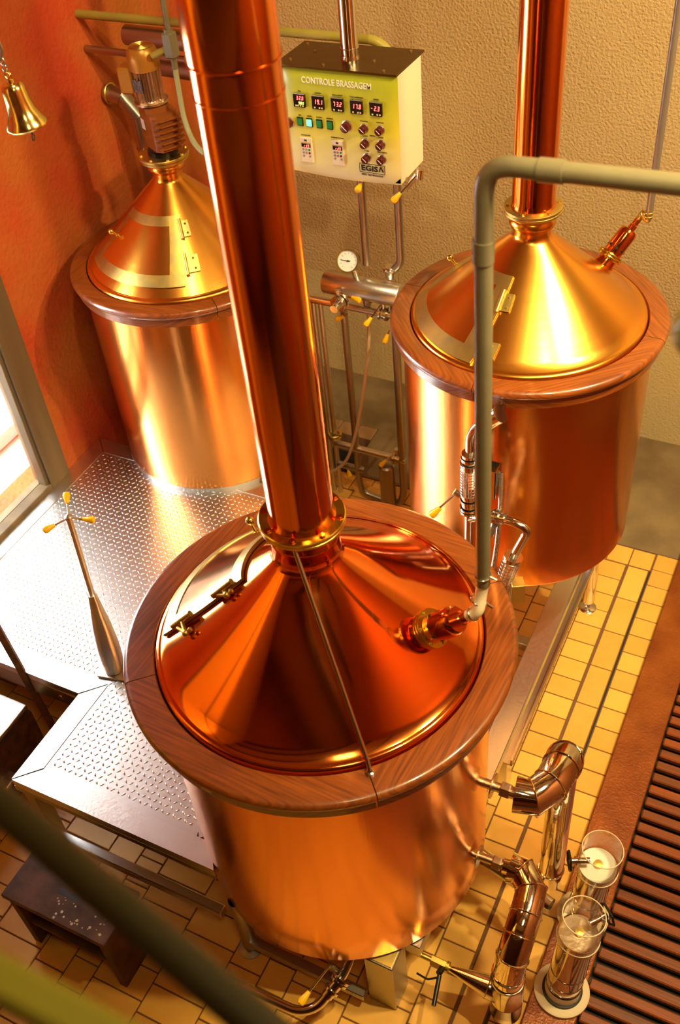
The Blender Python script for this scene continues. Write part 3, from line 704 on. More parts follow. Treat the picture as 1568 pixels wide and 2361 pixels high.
# ------------------------------------------------------------------ steel frame between the kettles
FR = thing('kettle_stand_frame', (-.77, 2.3, 0), 'long brushed steel support frame running under the right side of the two kettles', 'frame')
q = MB(); q.box((-.880, 1.305, 0), (-.765, 1.42, .372), .003); q.build('post', steel_dk, FR)
q = MB(); q.box((-.872, 1.313, .372), (-.773, 1.412, .376)); q.build('post_cap', brass_old, FR, smooth=False)
q = MB(); q.box((-.80, 1.42, .30), (-.705, 3.5, .372), .003); q.build('rail', steel_br, FR)
q = MB(); q.box((-.765, 2.37, 0), (-.70, 2.44, .30), .003); q.build('post', steel_br, FR)
q = MB(); q.box((-.668, 2.30, .33), (-.66, 3.55, .372)); q.box((-.70, 2.30, .33), (-.66, 3.55, .337)); q.build('angle_rail', steel_dk, FR, smooth=False)
q = MB(); q.box((-1.42, 1.262, .07), (-.88, 1.30, .11), .003); q.build('cross_rail', steel_dk, FR)
q = MB(); q.cyl((-.96, 1.66, .0), (-1.0, 1.5, .40), .028, n=20); q.build('brace', steel_dk, FR)
for y in (1.9, 2.2, 2.75, 3.1):
    q = MB(); q.box((-1.5, y, .07), (-.74, y+.05, .12), .003); q.build('cross_rail', steel_dk, FR)
q = MB(); q.cyl((-1.05, 2.66, .33), (-.78, 2.62, .33), .028, n=20); q.build('stub_pipe', steel_br, FR)

# ------------------------------------------------------------------ curb and slatted deck
q = MB(); q.box((-.315, -1.2, -.02), (-.132, 4.10, .05), .004); tag(q.build('floor_curb', beam_m), 'worn red-brown curb between the yellow tiles and the slatted deck', 'curb')
q = MB(); y = 3.9
while y > -.6:
    q.box((-.125, y, .012), (1.4, y+.043, .040), .005); y -= .0655
tag(q.build('slatted_deck', slat_m), 'dark red wooden slatted deck beyond the curb at the lower right', 'deck')
mb = MB(); mb.box((-.132, -.8, -.03), (1.5, 4.05, -.005)); o = mb.build('deck_pit', black, smooth=False); o['kind'] = 'structure'

# ------------------------------------------------------------------ glass-topped columns on the curb
def glass_column(base, top, base_r, rot, label, bright):
    """round base, steel tube, clear glass cylinder with a tap near the top; base and top are points on its axis"""
    B0 = Vector(base); A = Vector(top)-B0; H = A.length; A.normalize(); k = 1.22; gh = .145; h = H-gh+.02
    T_ = thing('glass_topped_column', base, label, 'column', 'glass-topped steel columns on the curb')
    q = MB(); q.lathe([(.0001, 0), (base_r, 0), (base_r+.004, .004), (base_r+.004, .016), (base_r-.002, .020), (.0001, .020)], B0, (0, 0, 1), 56); q.build('base_disc', cork if not bright else stone, T_)
    q = MB(); q.lathe([(.0001, .018), (.062*k, .018), (.062*k, .028), (.056*k, .030)], B0, A, 40); q.build('rubber_foot', rubber, T_)
    q = MB(); q.lathe([(.055*k, .026), (.055*k, .075)], B0, A, 40); q.build('collar', cream, T_)
    q = MB(); q.lathe([(.0525*k, .03), (.0525*k, h), (.0001, h)], B0, A, 56)
    for zz in (.085, .125, .2): q.torus(B0+A*zz, .053*k, .002, A)
    q.build('steel_tube', chrome2, T_)
    G0 = B0+A*(H-gh)
    q = MB(); q.lathe([(.0615*k, -.02), (.062*k, gh), (.0605*k, gh+.002), (.0585*k, gh), (.058*k, -.02)], G0, A, 64); q.build('glass_cylinder', acrylic, T_)
    q = MB(); q.torus(G0+A*gh, .0603*k, .002, A); q.build('rim_bead', cream, T_)
    q = MB(); q.torus(G0, .0622*k, .002, A); q.build('lower_bead', cream, T_)
    q = MB(); q.lathe([(.0001, .024), (.018, .022), (.056*k, .022), (.056*k, .014), (.0001, .014)], G0, A, 40); q.build('inner_disc', white_paint if bright else alu, T_)  # rear disc painted white to stand in for the glow in its glass
    q = MB(); q.lathe([(.016, .022), (.016, .034), (.0001, .036)], G0, A, 24); q.build('centre_stud', brass_old, T_)
    dd = Vector((math.cos(rot), math.sin(rot), 0)); p = G0+A*.06+dd*.062*k
    q = MB(); q.cyl(p-dd*.04, p+dd*.03, .012, n=16); q.cyl(p+dd*.008, p+dd*.014, .018, n=16); tp = q.build('tap', steel, T_)
    s2 = dd.cross(Vector((0, 0, 1)))
    q = MB(); c3 = p+dd*.034; ring = [c3+s2*.040*a+Vector((0, 0, .032*b)) for a, b in ((-1, .2), (-.6, 1.1), (.6, .9), (1.0, -.2), (.5, -1.1), (-.6, -.9))]
    q.tube(ring+[ring[0]], .0048, 8); q.build('tap_loop', valve_dk, tp)
    return T_
C1B, C1T, C2B, C2T = (-.225, 1.93, .05), (-.197, 1.926, .62), (-.213, 1.615, .05), (-.186, 1.651, .64)
chrome2 = mat('mirror_steel', (.70, .66, .60), 1, .10, bump=.04, bscale=8)
c1 = glass_column(C1B, C1T, .098, math.radians(205), 'rear glass-topped steel column on the curb, white disc standing in for a glow in its glass', True)
c2 = glass_column(C2B, C2T, .100, math.radians(50), 'front glass-topped steel column on a round cream base at the bottom right', False)
dv = math.radians(-60); ax2 = (Vector(C2T)-Vector(C2B)).normalized()
q = MB(); q.lathe([(.0655, .075), (.0655, .125)], C2B, ax2, 10, dv-.35, dv+.35); q.build('oval_sticker', cream, c2)

# ------------------------------------------------------------------ clad drain pipes right of the front kettle
def clad(root, pts, r, name='cladding', mm=None, bead=True):
    """gored sheet-metal cladding: straight pieces with raised seams at the joints"""
    P = [Vector(p) for p in pts]
    q = MB(); q.tube(P, r, 28, cap=True)
    o = q.build(name, mm or chrome, root, angle=25)
    if bead:
        for i in range(1, len(P)-1):
            d = ((P[i+1]-P[i]).normalized()+(P[i]-P[i-1]).normalized()).normalized()
            sc = 1.0/max(.6, d.dot((P[i]-P[i-1]).normalized()))
            q = MB(); q.torus(P[i], r*1.03, .0028, d, 36, 8); q.build('seam', mm or chrome, o)
    return o
D1 = thing('clad_overflow_pipe', (-.375, 2.03, 0), 'upper shiny sheet-clad pipe elbowing down to the tiles right of the front kettle', 'pipe')
q = MB(); q.cyl((-.655, 1.815, .96), (-.49, 1.82, .96), .017, n=20); q.cyl((-.585, 1.817, .96), (-.58, 1.817, .96), .045, n=28); o = q.build('stub', alu, D1)
q = MB(); q.lathe([(.0001, 0), (.027, 0), (.029, .004), (.029, .03), (.027, .034), (.0001, .034)], (-.555, 1.818, .96), (1, 0, 0), 6); q.lathe([(.022, .03), (.022, .06)], (-.555, 1.818, .96), (1, 0, 0), 18); q.build('union_nut', alu, D1, smooth=False)
clad(D1, [(-.505, 1.82, .955), (-.445, 1.83, .955), (-.405, 1.90, .955), (-.395, 1.985, .95), (-.395, 2.035, .925), (-.395, 2.05, .87)], .064)
clad(D1, [(-.395, 2.05, .88), (-.395, 2.05, .06)], .050, bead=False)
q = MB(); q.torus((-.395, 2.05, .10), .051, .003); q.cyl((-.395, 2.05, .0), (-.395, 2.05, .065), .0495, n=32); q.build('foot_collar', chrome, D1)
D2 = thing('clad_drain_pipe', (-.37, 1.46, 0), 'lower shiny segmented sheet-clad drain pipe with a cone inlet beside the columns', 'pipe')
q = MB(); q.cyl((-.66, 1.731, .6), (-.48, 1.737, .6), .016, n=20); q.cyl((-.60, 1.731, .6), (-.595, 1.731, .6), .045, n=28); q.build('stub', alu, D2)
q = MB(); q.lathe([(.0001, 0), (.026, 0), (.028, .004), (.028, .028), (.026, .032), (.0001, .032)], (-.545, 1.733, .6), (1, 0, 0), 6); q.lathe([(.021, .03), (.021, .055)], (-.565, 1.733, .6), (1, 0, 0), 18); q.build('union_nut', alu, D2, smooth=False)
clad(D2, [(-.505, 1.735, .6), (-.47, 1.738, .6)], .03, bead=False)
clad(D2, [(-.48, 1.737, .6), (-.435, 1.737, .6), (-.385, 1.69, .595), (-.375, 1.60, .585), (-.375, 1.535, .56), (-.377, 1.475, .51), (-.38, 1.452, .42), (-.38, 1.452, .36)], .056)
q = MB(); q.lathe([(.0001, .0), (.058, .0), (.059, .005), (.059, .12), (.061, .123), (.059, .126), (.059, .27), (.062, .28), (.060, .285), (.056, .282)], (-.38, 1.452, .09), (0, 0, 1), 40); q.build('receiver', steel, D2)
q = MB(); q.lathe([(.011, 0), (.043, .145), (.046, .147), (.043, .150), (.044, .185), (.047, .187), (.044, .19), (.044, .22)], (-.595, 1.437, .27), (1, .03, -.12), 36); q.build('cone_inlet', steel, D2)
D3 = thing('ball_valve', (-.66, 1.44, .27), 'brass-coloured ball valve with a black lever beneath the front kettle', 'valve')
q = MB(); q.cyl((-.76, 1.44, .27), (-.585, 1.438, .27), .010, n=16); q.cyl((-.67, 1.44, .27), (-.61, 1.438, .27), .019, n=6); q.cyl((-.612, 1.438, .27), (-.60, 1.438, .27), .022, n=20); q.build('valve_body', brass_old, D3)
q = MB(); q.cyl((-.62, 1.435, .27), (-.625, 1.40, .28), .012, n=12); q.tube([(-.70, 1.37, .275), (-.655, 1.365, .275), (-.62, 1.385, .285)], .004, 8, fil=.01); q.build('stem', valve_dk, D3)
q = MB(); q.cyl((-.62, 1.395, .28), (-.60, 1.29, .27), .0085, n=12); q.build('lever', valve_dk, D3)
q = MB(); q.cyl((-.73, 1.915, .30), (-.33, 1.80, .30), .03, n=24); tag(q.build('horizontal_pipe', steel), 'plain steel pipe lying behind the lower clad drain pipe', 'pipe')

# bottom outlet of the front kettle
BO = thing('outlet_pipe', (-.97, 1.25, .2), 'steel outlet pipe with butterfly valve below the bottom of the front kettle', 'pipe')
q = MB(); q.tube([(-.93, 1.42, .36), (-.945, 1.245, .27), (-1.0, 1.13, .20), (-1.06, 1.09, .19), (-1.62, 1.07, .19)], .0185, 20, fil=.05); q.build('pipe', steel, BO)
dv = (Vector((-1.0, 1.13, .20))-Vector((-.945, 1.245, .27))).normalized()
q = MB()
for t, r in ((0.0, .036), (.014, .036), (.055, .030)): q.cyl(Vector((-.945, 1.245, .27))+dv*t, Vector((-.945, 1.245, .27))+dv*(t+.010), r, n=28)
q.cyl(Vector((-.945, 1.245, .27)), Vector((-.945, 1.245, .27))+dv*.09, .023, n=20); q.build('clamp', steel, BO)
q = MB(); q.cyl((-.975, 1.255, .29), (-.99, 1.245, .335), .012, n=14); q.build('valve_neck', steel_dk, BO)
lever(BO, (-.99, 1.245, .335), (-1.03, 1.12, .30), .0045, .05, .016)

# ------------------------------------------------------------------ pipes at the rear kettle front
RP = thing('sight_glass_pipework', (-.9, 2.62, 1.0), 'polished pipework with two mesh-guarded sight glasses hanging before the right rear tun', 'pipework')
def wire_cage(root, a, b, r, nr=9, nc=22, wr=.0011):
    a = Vector(a); b = Vector(b); X, Y, D = frame_of(b-a); q = MB()
    for i in range(nr+1): q.torus(a.lerp(b, i/nr), r, wr, D, 28, 5)
    for k in range(nc):
        t = 2*PI*k/nc; o = X*math.cos(t)*r+Y*math.sin(t)*r; q.cyl(a+o, b+o, wr, n=5, cap=False)
    return q.build('mesh_guard', galv, root)
Y0 = 2.63
def P_(x, z, y=Y0): return Vector((x, y, z))
q = MB(); q.sphere((-.905, 2.665, 1.865), .026); q.cyl((-.905, 2.72, 1.865), (-.905, 2.64, 1.865), .02, n=20); q.cyl((-.925, 2.655, 1.845), (-.885, 2.655, 1.885), .033, n=28); q.build('inlet_clamp', steel, RP)
q = MB(); q.tube([(-.905, 2.65, 1.86), (-.955, 2.635, 1.835), (-.985, Y0, 1.78), (-.985, Y0, 1.685)], .0165, 20, fil=.05); q.build('bend', steel, RP)
q = MB()
for z, r, h in ((1.685, .030, .012), (1.668, .033, .012), (1.655, .026, .013), (1.640, .036, .012), (1.625, .034, .014)): q.lathe([(.0001, 0), (r, 0), (r, h), (.0001, h)], P_(-.985, z), (0, 0, 1), 32)
q.build('clamp', steel, RP)
q = MB()
for z, r, h in ((1.49, .034, .014), (1.478, .030, .012), (1.463, .034, .01), (1.44, .03, .02), (1.425, .036, .01), (1.41, .036, .01)): q.lathe([(.0001, 0), (r, 0), (r, h), (.0001, h)], P_(-.985, z), (0, 0, 1), 32)
q.build('clamp', steel, RP)
q = MB(); q.lathe([(.024, 0), (.024, .13)], P_(-.985, 1.50), (0, 0, 1), 28); q.build('sight_glass', glass, RP)
wire_cage(RP, P_(-.985, 1.504), P_(-.985, 1.628), .034)
q = MB(); q.cyl(P_(-1.02, 1.475), P_(-1.045, 1.49), .012, n=14); q.build('valve_neck', steel, RP)
lever(RP, P_(-1.035, 1.485), (-1.105, 2.60, 1.395), .005, .05, .017)
q = MB(); q.tube([P_(-.985, 1.41), P_(-.985, .55)], .0175, 20); q.build('pipe', steel, RP)
q = MB(); q.tube([P_(-.985, 1.37), P_(-.945, 1.40, 2.62), P_(-.87, 1.475, 2.57), P_(-.78, 1.495, 2.55), P_(-.728, 1.475, 2.55), P_(-.768, 1.35, 2.547), P_(-.778, 1.31, 2.545)], .0165, 20, fil=.035); q.build('pipe', steel, RP)
q = MB()
q.lathe([(.0001, 0), (.03, 0), (.03, .009), (.026, .011), (.03, .013), (.03, .022), (.0001, .022)], (-.862, 2.565, 1.482), (1, -.1, .15), 28)
q.cyl((-.875, 2.567, 1.478), (-.82, 2.56, 1.488), .022, n=22); q.build('clamp', steel, RP)
q = MB(); q.cyl((-.855, 2.55, 1.465), (-.86, 2.52, 1.425), .013, n=14); q.build('valve_neck', steel_dk, RP)
lever(RP, (-.86, 2.522, 1.43), (-.865, 2.50, 1.31), .0045, .05, .016)
g0 = Vector((-.776, 2.545, 1.325)); g1 = Vector((-.815, 2.53, 1.15)); gd = (g1-g0).normalized()
q = MB()
for t, r in ((0, .036), (.014, .032)): q.cyl(g0+gd*t, g0+gd*(t+.011), r, n=30)
q.build('clamp', steel, RP)
q = MB(); q.cyl(g1, g1+gd*.012, .035, n=30); q.build('clamp', steel, RP)
q = MB(); q.cyl(g0, g1, .022, n=24, cap=False); q.build('sight_glass', glass, RP)
wire_cage(RP, g0+gd*.025, g1, .034)
q = MB(); q.box((-.775, 2.505, 1.12), (-.725, 2.555, 1.21), .002, rot=.5); q.build('lamp_box', brass_old, RP)
q = MB(); x0, x1, y0, y1, z0, z1 = -.925, -.875, 2.60, 2.66, 1.53, 1.66; t = .003
for a, b in (((x0, y0, z0), (x1, y0+t, z1)), ((x0, y1-t, z0), (x1, y1, z1)), ((x0, y0, z0), (x0+t, y1, z1)), ((x1-t, y0, z0), (x1, y1, z1))): q.box(a, b)
q.build('channel_box', steel, RP, smooth=False)
pts = []
for i in range(160):
    t = i/159; pts.append(Vector((-.868+.012*math.sin(t*3)+.0*t, 2.645-.09*t, 1.63-.50*t)))
q = MB(); q.tube(pts, .0085, 12, corr=.18); q.build('corrugated_hose', galv, RP)
# big grey-green pipe from the front kettle's spray head
GPp = thing('green_grey_pipe', (-.64, 1.8, 2.0), 'green-grey plastic pipe rising from the front lid and turning right across the picture', 'pipe')
e0 = bF_+nF*.20; top_ = Vector((-.632, 1.80, 2.02))
q = MB(); q.tube([Vector((-.632, 1.80, 1.995)), Vector((-.648, 1.80, 3.04)), Vector((-.649, 1.80, 3.205)), Vector((-.52, 1.80, 3.207)), Vector((.6, 1.80, 3.235))], .0205, 24, fil=.075, seg=14)
q.build('pipe', pipe_green, GPp)
q = MB(); q.tube([(-.6485, 1.80, 2.99), (-.6485, 1.80, 3.04)], .0235, 24); q.build('sleeve', pipe_green, GPp)
q = MB(); q.tube([(-.54, 1.80, 3.2065), (-.49, 1.80, 3.208)], .0235, 24); q.build('sleeve', pipe_green, GPp)
q = MB(); q.tube([e0, e0+nF*.04, Vector((-.635, 1.795, 1.955)), Vector((-.632, 1.80, 2.0))], .0175, 20, fil=.03); q.build('elbow', cream, GPp)
q = MB(); q.torus(e0+nF*.02, .019, .003, nF); q.torus(Vector((-.640, 1.79, 1.935)), .021, .003, (.4, .1, 1)); q.torus((-.632, 1.80, 2.03), .0225, .0022, (0, 0, 1))
q.cyl((-.632+.02, 1.80, 2.03), (-.632+.04, 1.80, 2.025), .004, n=8); q.cyl((-.62, 1.79, 1.93), (-.595, 1.785, 1.925), .004, n=8); q.build('hose_clip', steel, GPp)
# thin conduit to the rear spray head
TR = thing('thin_grey_conduit', (-.642, 3.58, 2.17), 'thin grey conduit dropping to the spray head of the right rear lid', 'pipe')
eg = bG_+nG*.195
q = MB(); q.tube([(-.640, 3.56, 2.20), (-.636, 3.56, 3.9)], .0135, 16); q.build('conduit', pipe_grey, TR)
q = MB(); q.tube([eg, eg+nG*.03, Vector((-.665, 3.57, 2.215)), Vector((-.640, 3.56, 2.185)), Vector((-.640, 3.56, 2.235))], .012, 14, fil=.02); q.torus((-.640, 3.56, 2.21), .014, .003); q.torus((-.640, 3.56, 2.225), .014, .003); q.build('elbow', brass_old, TR)

# ------------------------------------------------------------------ manifold
YM = 3.89
MF = thing('pipe_manifold', (-2.05, YM, 0), 'steel pipe manifold with header cylinder, gauge and yellow valve knobs between the kettles', 'pipework')
q = MB(); q.tube([(-1.992, YM, 2.6), (-1.992, YM, 1.58)], .019, 20)
q.build('pipe', steel_dk, MF)
q = MB(); q.tube([(-1.811, YM, 2.6), (-1.811, YM, 1.62), (-1.85, YM, 1.575), (-1.87, YM, 1.56)], .019, 20, fil=.04); q.build('pipe', steel_dk, MF)
q = MB(); q.torus((-1.868, YM, 1.572), .028, .01, (0, .3, 1)); q.cyl((-1.868, YM, 1.59), (-1.868, YM, 1.53), .024, n=20); q.build('union', steel, MF)
YH = 3.83
q = MB(); q.lathe([(.0001, 0), (.054, 0), (.056, .003), (.056, .40), (.054, .403), (.0001, .403)], (-2.195, YH, 1.48), (1, 0, .0), 40); q.build('header_cylinder', steel_br, MF)
# gauge
gq = Vector((-2.035, 3.79, 1.645)); gd = Vector((.1, -.86, .5)).normalized()
q = MB(); q.cyl((-2.022, YH, 1.53), (-2.028, YH-.015, 1.60), .014, n=16); q.lathe([(.0001, -.03), (.049, -.028), (.053, -.02), (.053, .012), (.057, .014), (.057, .02), (.049, .02), (.048, .012)], gq, gd, 40); ga = q.build('pressure_gauge', steel, MF)
q = MB(); q.lathe([(.0001, .011), (.049, .011)], gq, gd, 36); q.build('dial', white, ga)
X, Yv, D = frame_of(gd)
q = MB(); q.cyl(gq+gd*.014, gq+gd*.014+(-X*.034+Yv*.002)*1.0, .0012, n=6); q.cyl(gq+gd*.014, gq+gd*.014+X*.012, .0022, n=6); q.cyl(gq+gd*.012, gq+gd*.017, .004, n=12)
for k in range(11):
    a = math.radians(-50+k*28); p = gq+gd*.0118+(X*math.cos(a)+Yv*math.sin(a))*.033; p2 = gq+gd*.0118+(X*math.cos(a)+Yv*math.sin(a))*.039; q.cyl(p, p2, .0009, n=5)
q.build('needle', ink, ga)
# rails
q = MB(); q.tube([(-2.75, YM-.02, 1.335), (-1.90, YM-.02, 1.335)], .0205, 22); q.build('upper_rail', steel_br, MF)
q = MB(); q.tube([(-2.27, YM, .375), (-1.84, YM, .375)], .0205, 22); q.build('lower_rail', steel_br, MF)
q = MB(); q.tube([(-2.27, YM, .22), (-2.10, YM, .22)], .02, 20); q.build('lower_rail', steel_dk, MF)
for x, mm in ((-2.272, steel_br), (-2.313, steel_br)):
    q = MB(); q.tube([(x, YM, 1.32), (x, YM, .0)], .0145, 16); q.build('post', mm, MF)
q = MB(); q.tube([(-2.14, YM, 1.33), (-2.14, YM, .12), (-2.12, YM, .04), (-1.98, YM, .02)], .019, 20, fil=.07); q.build('post', steel_dk, MF)
q = MB(); q.tube([(-1.856, YM, 1.5), (-1.856, YM, .12), (-1.88, YM, .04), (-1.93, YM, .03)], .021, 20, fil=.07); q.build('post', steel_dk, MF)
q = MB(); q.cyl((-1.945, YM-.02, .33), (-1.945, YM-.02, .0), .045, n=28, bev=.01); q.build('dark_canister', steel_dk, MF)
q = MB(); q.torus((-2.272, YM, .44), .032, .009); q.torus((-2.272, YM, .42), .03, .007); q.cyl((-2.272, YM, .44), (-2.21, YM-.02, .46), .006, n=10); q.build('clamp', brass_old, MF)
def clampvalve(c, d, r=.034, neck=(0, 0, .05), kn=None):
    c = Vector(c); d = Vector(d).normalized()
    q = MB()
    for t in (-.022, -.006, .01): q.cyl(c+d*t, c+d*(t+.012), r if t != -.006 else r*.85, n=28)
    q.cyl(c-d*.04, c+d*.05, r*.6, n=20); q.cyl(c, c+Vector(neck), .011, n=14); q.cyl(c+Vector(neck)*.9, c+Vector(neck)*1.15, .015, n=14)
    o = q.build('butterfly_valve', steel, MF)
    if kn: lever(o, c+Vector(neck), kn, .0042, .048, .0155)
    return o
clampvalve((-1.905, YM-.02, 1.335), (1, 0, 0), .036, (0, -.0, .065), (-1.955, YM-.09, 1.325))
clampvalve((-1.885, YM, .375), (1, 0, 0), .036, (0, 0, .062), (-1.945, YM-.05, .37))
clampvalve((-2.085, YH-.075, 1.43), (-.15, -1, -.15), .04, (-.005, 0, .062), (-1.985, YH-.10, 1.485))
q = MB(); q.cyl((-2.085, YH, 1.44), (-2.09, YH-.13, 1.42), .022, n=22); q.build('stub', steel, MF)
lever(MF, (-2.10, YM-.03, 1.30), (-2.145, YM-.03, 1.265), .0035, .045, .0155)
lever(MF, (-2.20, YM-.02, .22), (-2.175, YM-.05, .215), .0035, .045, .0155)
lever(MF, (-1.875, YM-.03, 1.25), (-1.885, YM-.05, 1.215), .0035, .045, .0155)
q = MB(); q.torus((-2.16, YM, 1.40), .026, .008); q.cyl((-2.16, YM, 1.46), (-2.16, YM, 1.33), .02, n=18); q.build('union', brass_old, MF)
q = MB(); q.cyl((-2.005, YM, 1.45), (-2.005, YM, 1.32), .02, n=16); q.cyl((-2.0, YM-.01, 1.39), (-1.965, YM-.03, 1.395), .01, n=8); q.build('small_cock', steel_dk, MF)
# clear hose
pts = [Vector(p) for p in ((-2.002, YM, 1.33), (-2.005, YM, 1.2), (-2.03, YM, 1.0), (-2.075, YM, .75), (-2.14, YM-.02, .45), (-2.21, YM-.03, .27), (-2.32, YM-.05, .17), (-2.45, YM-.05, .13))]
def smooth_pts(P, n=8):
    out = []
    for i in range(len(P)-1):
        p0 = P[max(i-1, 0)]; p1 = P[i]; p2 = P[i+1]; p3 = P[min(i+2, len(P)-1)]
        for k in range(n):
            t = k/n; out.append(.5*((2*p1)+(p2-p0)*t+(2*p0-5*p1+4*p2-p3)*t*t+(3*p1-p0-3*p2+p3)*t**3))
    return out+[P[-1]]
q = MB(); q.tube(smooth_pts(pts), .0095, 14); tag(q.build('sampling_hose', hose_m), 'pale flexible hose curving down from the manifold', 'hose')
# valve under panel
UV = thing('small_valve', (-1.62, 3.6, 2.2), 'small chrome valve with orange lever knob at the panel\'s lower right corner', 'valve')
q = MB(); q.cyl((-1.632, 3.60, 2.162), (-1.585, 3.60, 2.225), .012, n=14); q.cyl((-1.575, 3.60, 2.21), (-1.57, 3.60, 2.25), .016, n=14); q.build('valve_body', steel, UV)
lever(UV, (-1.585, 3.59, 2.225), (-1.645, 3.53, 2.155), .004, .045, .0155)
UW = thing('small_valve', (-1.84, 3.6, 2.2), 'small valve with orange knob peeping out under the middle of the panel', 'valve')
q = MB(); q.cyl((-1.835, 3.61, 2.172), (-1.835, 3.60, 2.155), .010, n=14); q.build('valve_body', steel_dk, UW)
lever(UW, (-1.835, 3.60, 2.165), (-1.832, 3.56, 2.155), .004, .04, .0155)

# pipes on the red wall / above
q = MB(); q.tube([(-3.399, YM, 2.625), (-1.875, YM, 2.627), (-1.811, YM, 2.58), (-1.811, YM, 2.40)], .0195, 22, fil=.06); tag(q.build('wall_pipe', pipe_ygreen), 'upper greenish brass pipe leaving the red wall and passing behind the control panel', 'pipe')
q = MB(); q.tube([(-3.395, YM, 2.470), (-2.45, YM, 2.463)], .0165, 20); tag(q.build('wall_pipe', steel_dk), 'thinner pipe from the red wall passing behind the stirrer motor', 'pipe')
q = MB(); q.tube([(-3.155, YM+.02, 2.545), (-2.4, YM+.02, 2.54)], .045, 28); tag(q.build('capped_pipe', steel_dk), 'thick capped pipe end between the two thin wall pipes', 'pipe')
EP = thing('elbow_pipe', (-3.3, 3.95, 2.2), 'thick brassy elbowed pipe from the red wall down behind the mash tun', 'pipe')
clad(EP, [(-3.399, 3.96, 2.235), (-3.30, 3.96, 2.22), (-3.225, 3.955, 2.14), (-3.225, 3.955, 1.98), (-3.225, 3.955, .62)], .042, mm=steel_dk)
q = MB(); q.torus((-3.375, 3.96, 2.235), .046, .006, (1, 0, 0)); q.build('wall_ring', brass_old, EP)
q = MB(); q.tube([(-3.05, 4.0, 2.385), (-2.35, 4.0, 2.355)], .05, 28); tag(q.build('thick_pipe', steel_dk), 'thick dull pipe behind the mash tun motor, running to the front chimney', 'pipe')
# conduit and junction fitting
JC = thing('cable_conduit', (-2.61, 3.5, 2.66), 'green conduit with junction fitting feeding a corrugated cable above the mash tun', 'conduit')
q = MB(); q.tube([(-2.605, 3.5, 3.4), (-2.612, 3.5, 2.73)], .0115, 16); q.build('conduit', pipe_green, JC)
q = MB(); q.box((-2.638, 3.475, 2.635), (-2.59, 3.525, 2.735), .006); q.cyl((-2.614, 3.5, 2.725), (-2.614, 3.5, 2.745), .02, n=18); q.cyl((-2.612, 3.5, 2.64), (-2.612, 3.5, 2.59), .013, n=16); q.build('junction_fitting', pipe_green, JC)
q = MB(); q.cyl((-2.63, 3.495, 2.67), (-2.70, 3.48, 2.64), .014, n=16); q.build('side_entry', pipe_ygreen, JC)
pts = smooth_pts([Vector(p) for p in ((-2.612, 3.5, 2.6), (-2.615, 3.5, 2.5), (-2.60, 3.48, 2.40), (-2.56, 3.45, 2.33), (-2.50, 3.42, 2.29), (-2.40, 3.4, 2.27))], 24)
q = MB(); q.tube(pts, .011, 14, corr=.1); q.build('corrugated_cable', cable_m, JC)

# ------------------------------------------------------------------ control panel
PX0, PX1, PY0, PY1, PZ0, PZ1 = -2.16, -1.642, 3.55, 3.80, 2.185, 2.625
CP = thing('control_panel', (PX0, PY0, PZ0), 'yellow-green control panel box hung on a steel pole, lettered CONTROLE BRASSAGEM', 'control panel')
q = MB(); q.box((PX0, PY0+.02, PZ0), (PX1, PY1, PZ1-.002), .004); q.build('housing', cream, CP)
q = MB()
n = 14; vs = []; fs = []
for j in range(n+1):
    for i in range(n+1):
        u = i/n; v = j/n; bul = .018*min(1, 14*min(u, 1-u))*min(1, 14*min(v, 1-v))
        zb = -.012*math.sin(PI*u)*(1-v)
        vs.append((PX0+(PX1-PX0)*u, PY0+.020-bul, PZ0+zb+(PZ1-PZ0-zb)*v))
for j in range(n):
    for i in range(n): a = j*(n+1)+i; fs.append((a, a+1, a+n+2, a+n+1))
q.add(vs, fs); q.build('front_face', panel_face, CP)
q = MB(); q.prism([(PX0-.004, PY0-.004), (PX1+.004, PY0+.002), (PX1+.006, PY1+.02), (PX0, PY1+.0)], PZ1, PZ1+.008); tp = q.build('top_plate', mat('dark_brass_plate', (.20, .13, .04), 1, .25, bump=.2, bscale=15), CP, smooth=False)
for x, y in ((-2.12, 3.60), (-1.96, 3.575), (-1.70, 3.575), (-2.13, 3.77), (-1.68, 3.79), (-1.78, 3.66), (-2.06, 3.70)):
    q = MB(); q.cyl((x, y, PZ1+.008), (x, y, PZ1+.013), .006, n=8); q.build('screw', brass_old, tp)
q = MB(); q.lathe([(.038, PZ1+.008), (.035, PZ1+.02), (.034, PZ1+.025), (.034, 4.6)], (-1.888, 3.67, 0), (0, 0, 1), 40); q.torus((-1.888, 3.67, PZ1+.05), .0345, .0025); q.build('pole', steel, CP)
FY = PY0+.0015
XD, ZD = (1, 0, 0), (0, 0, 1)
text_mb('CONTROLE BRASSAGEM', .0345, (-2.052, FY-.001, 2.568), XD, ZD, bold=.0002, width=.304).build('title_lettering', white_ink, CP, smooth=False)
labs = ['TINA', 'CALDEIRA', 'ÁGUA QUENTE', 'MOSTO RESFRIADO', 'BANHO']
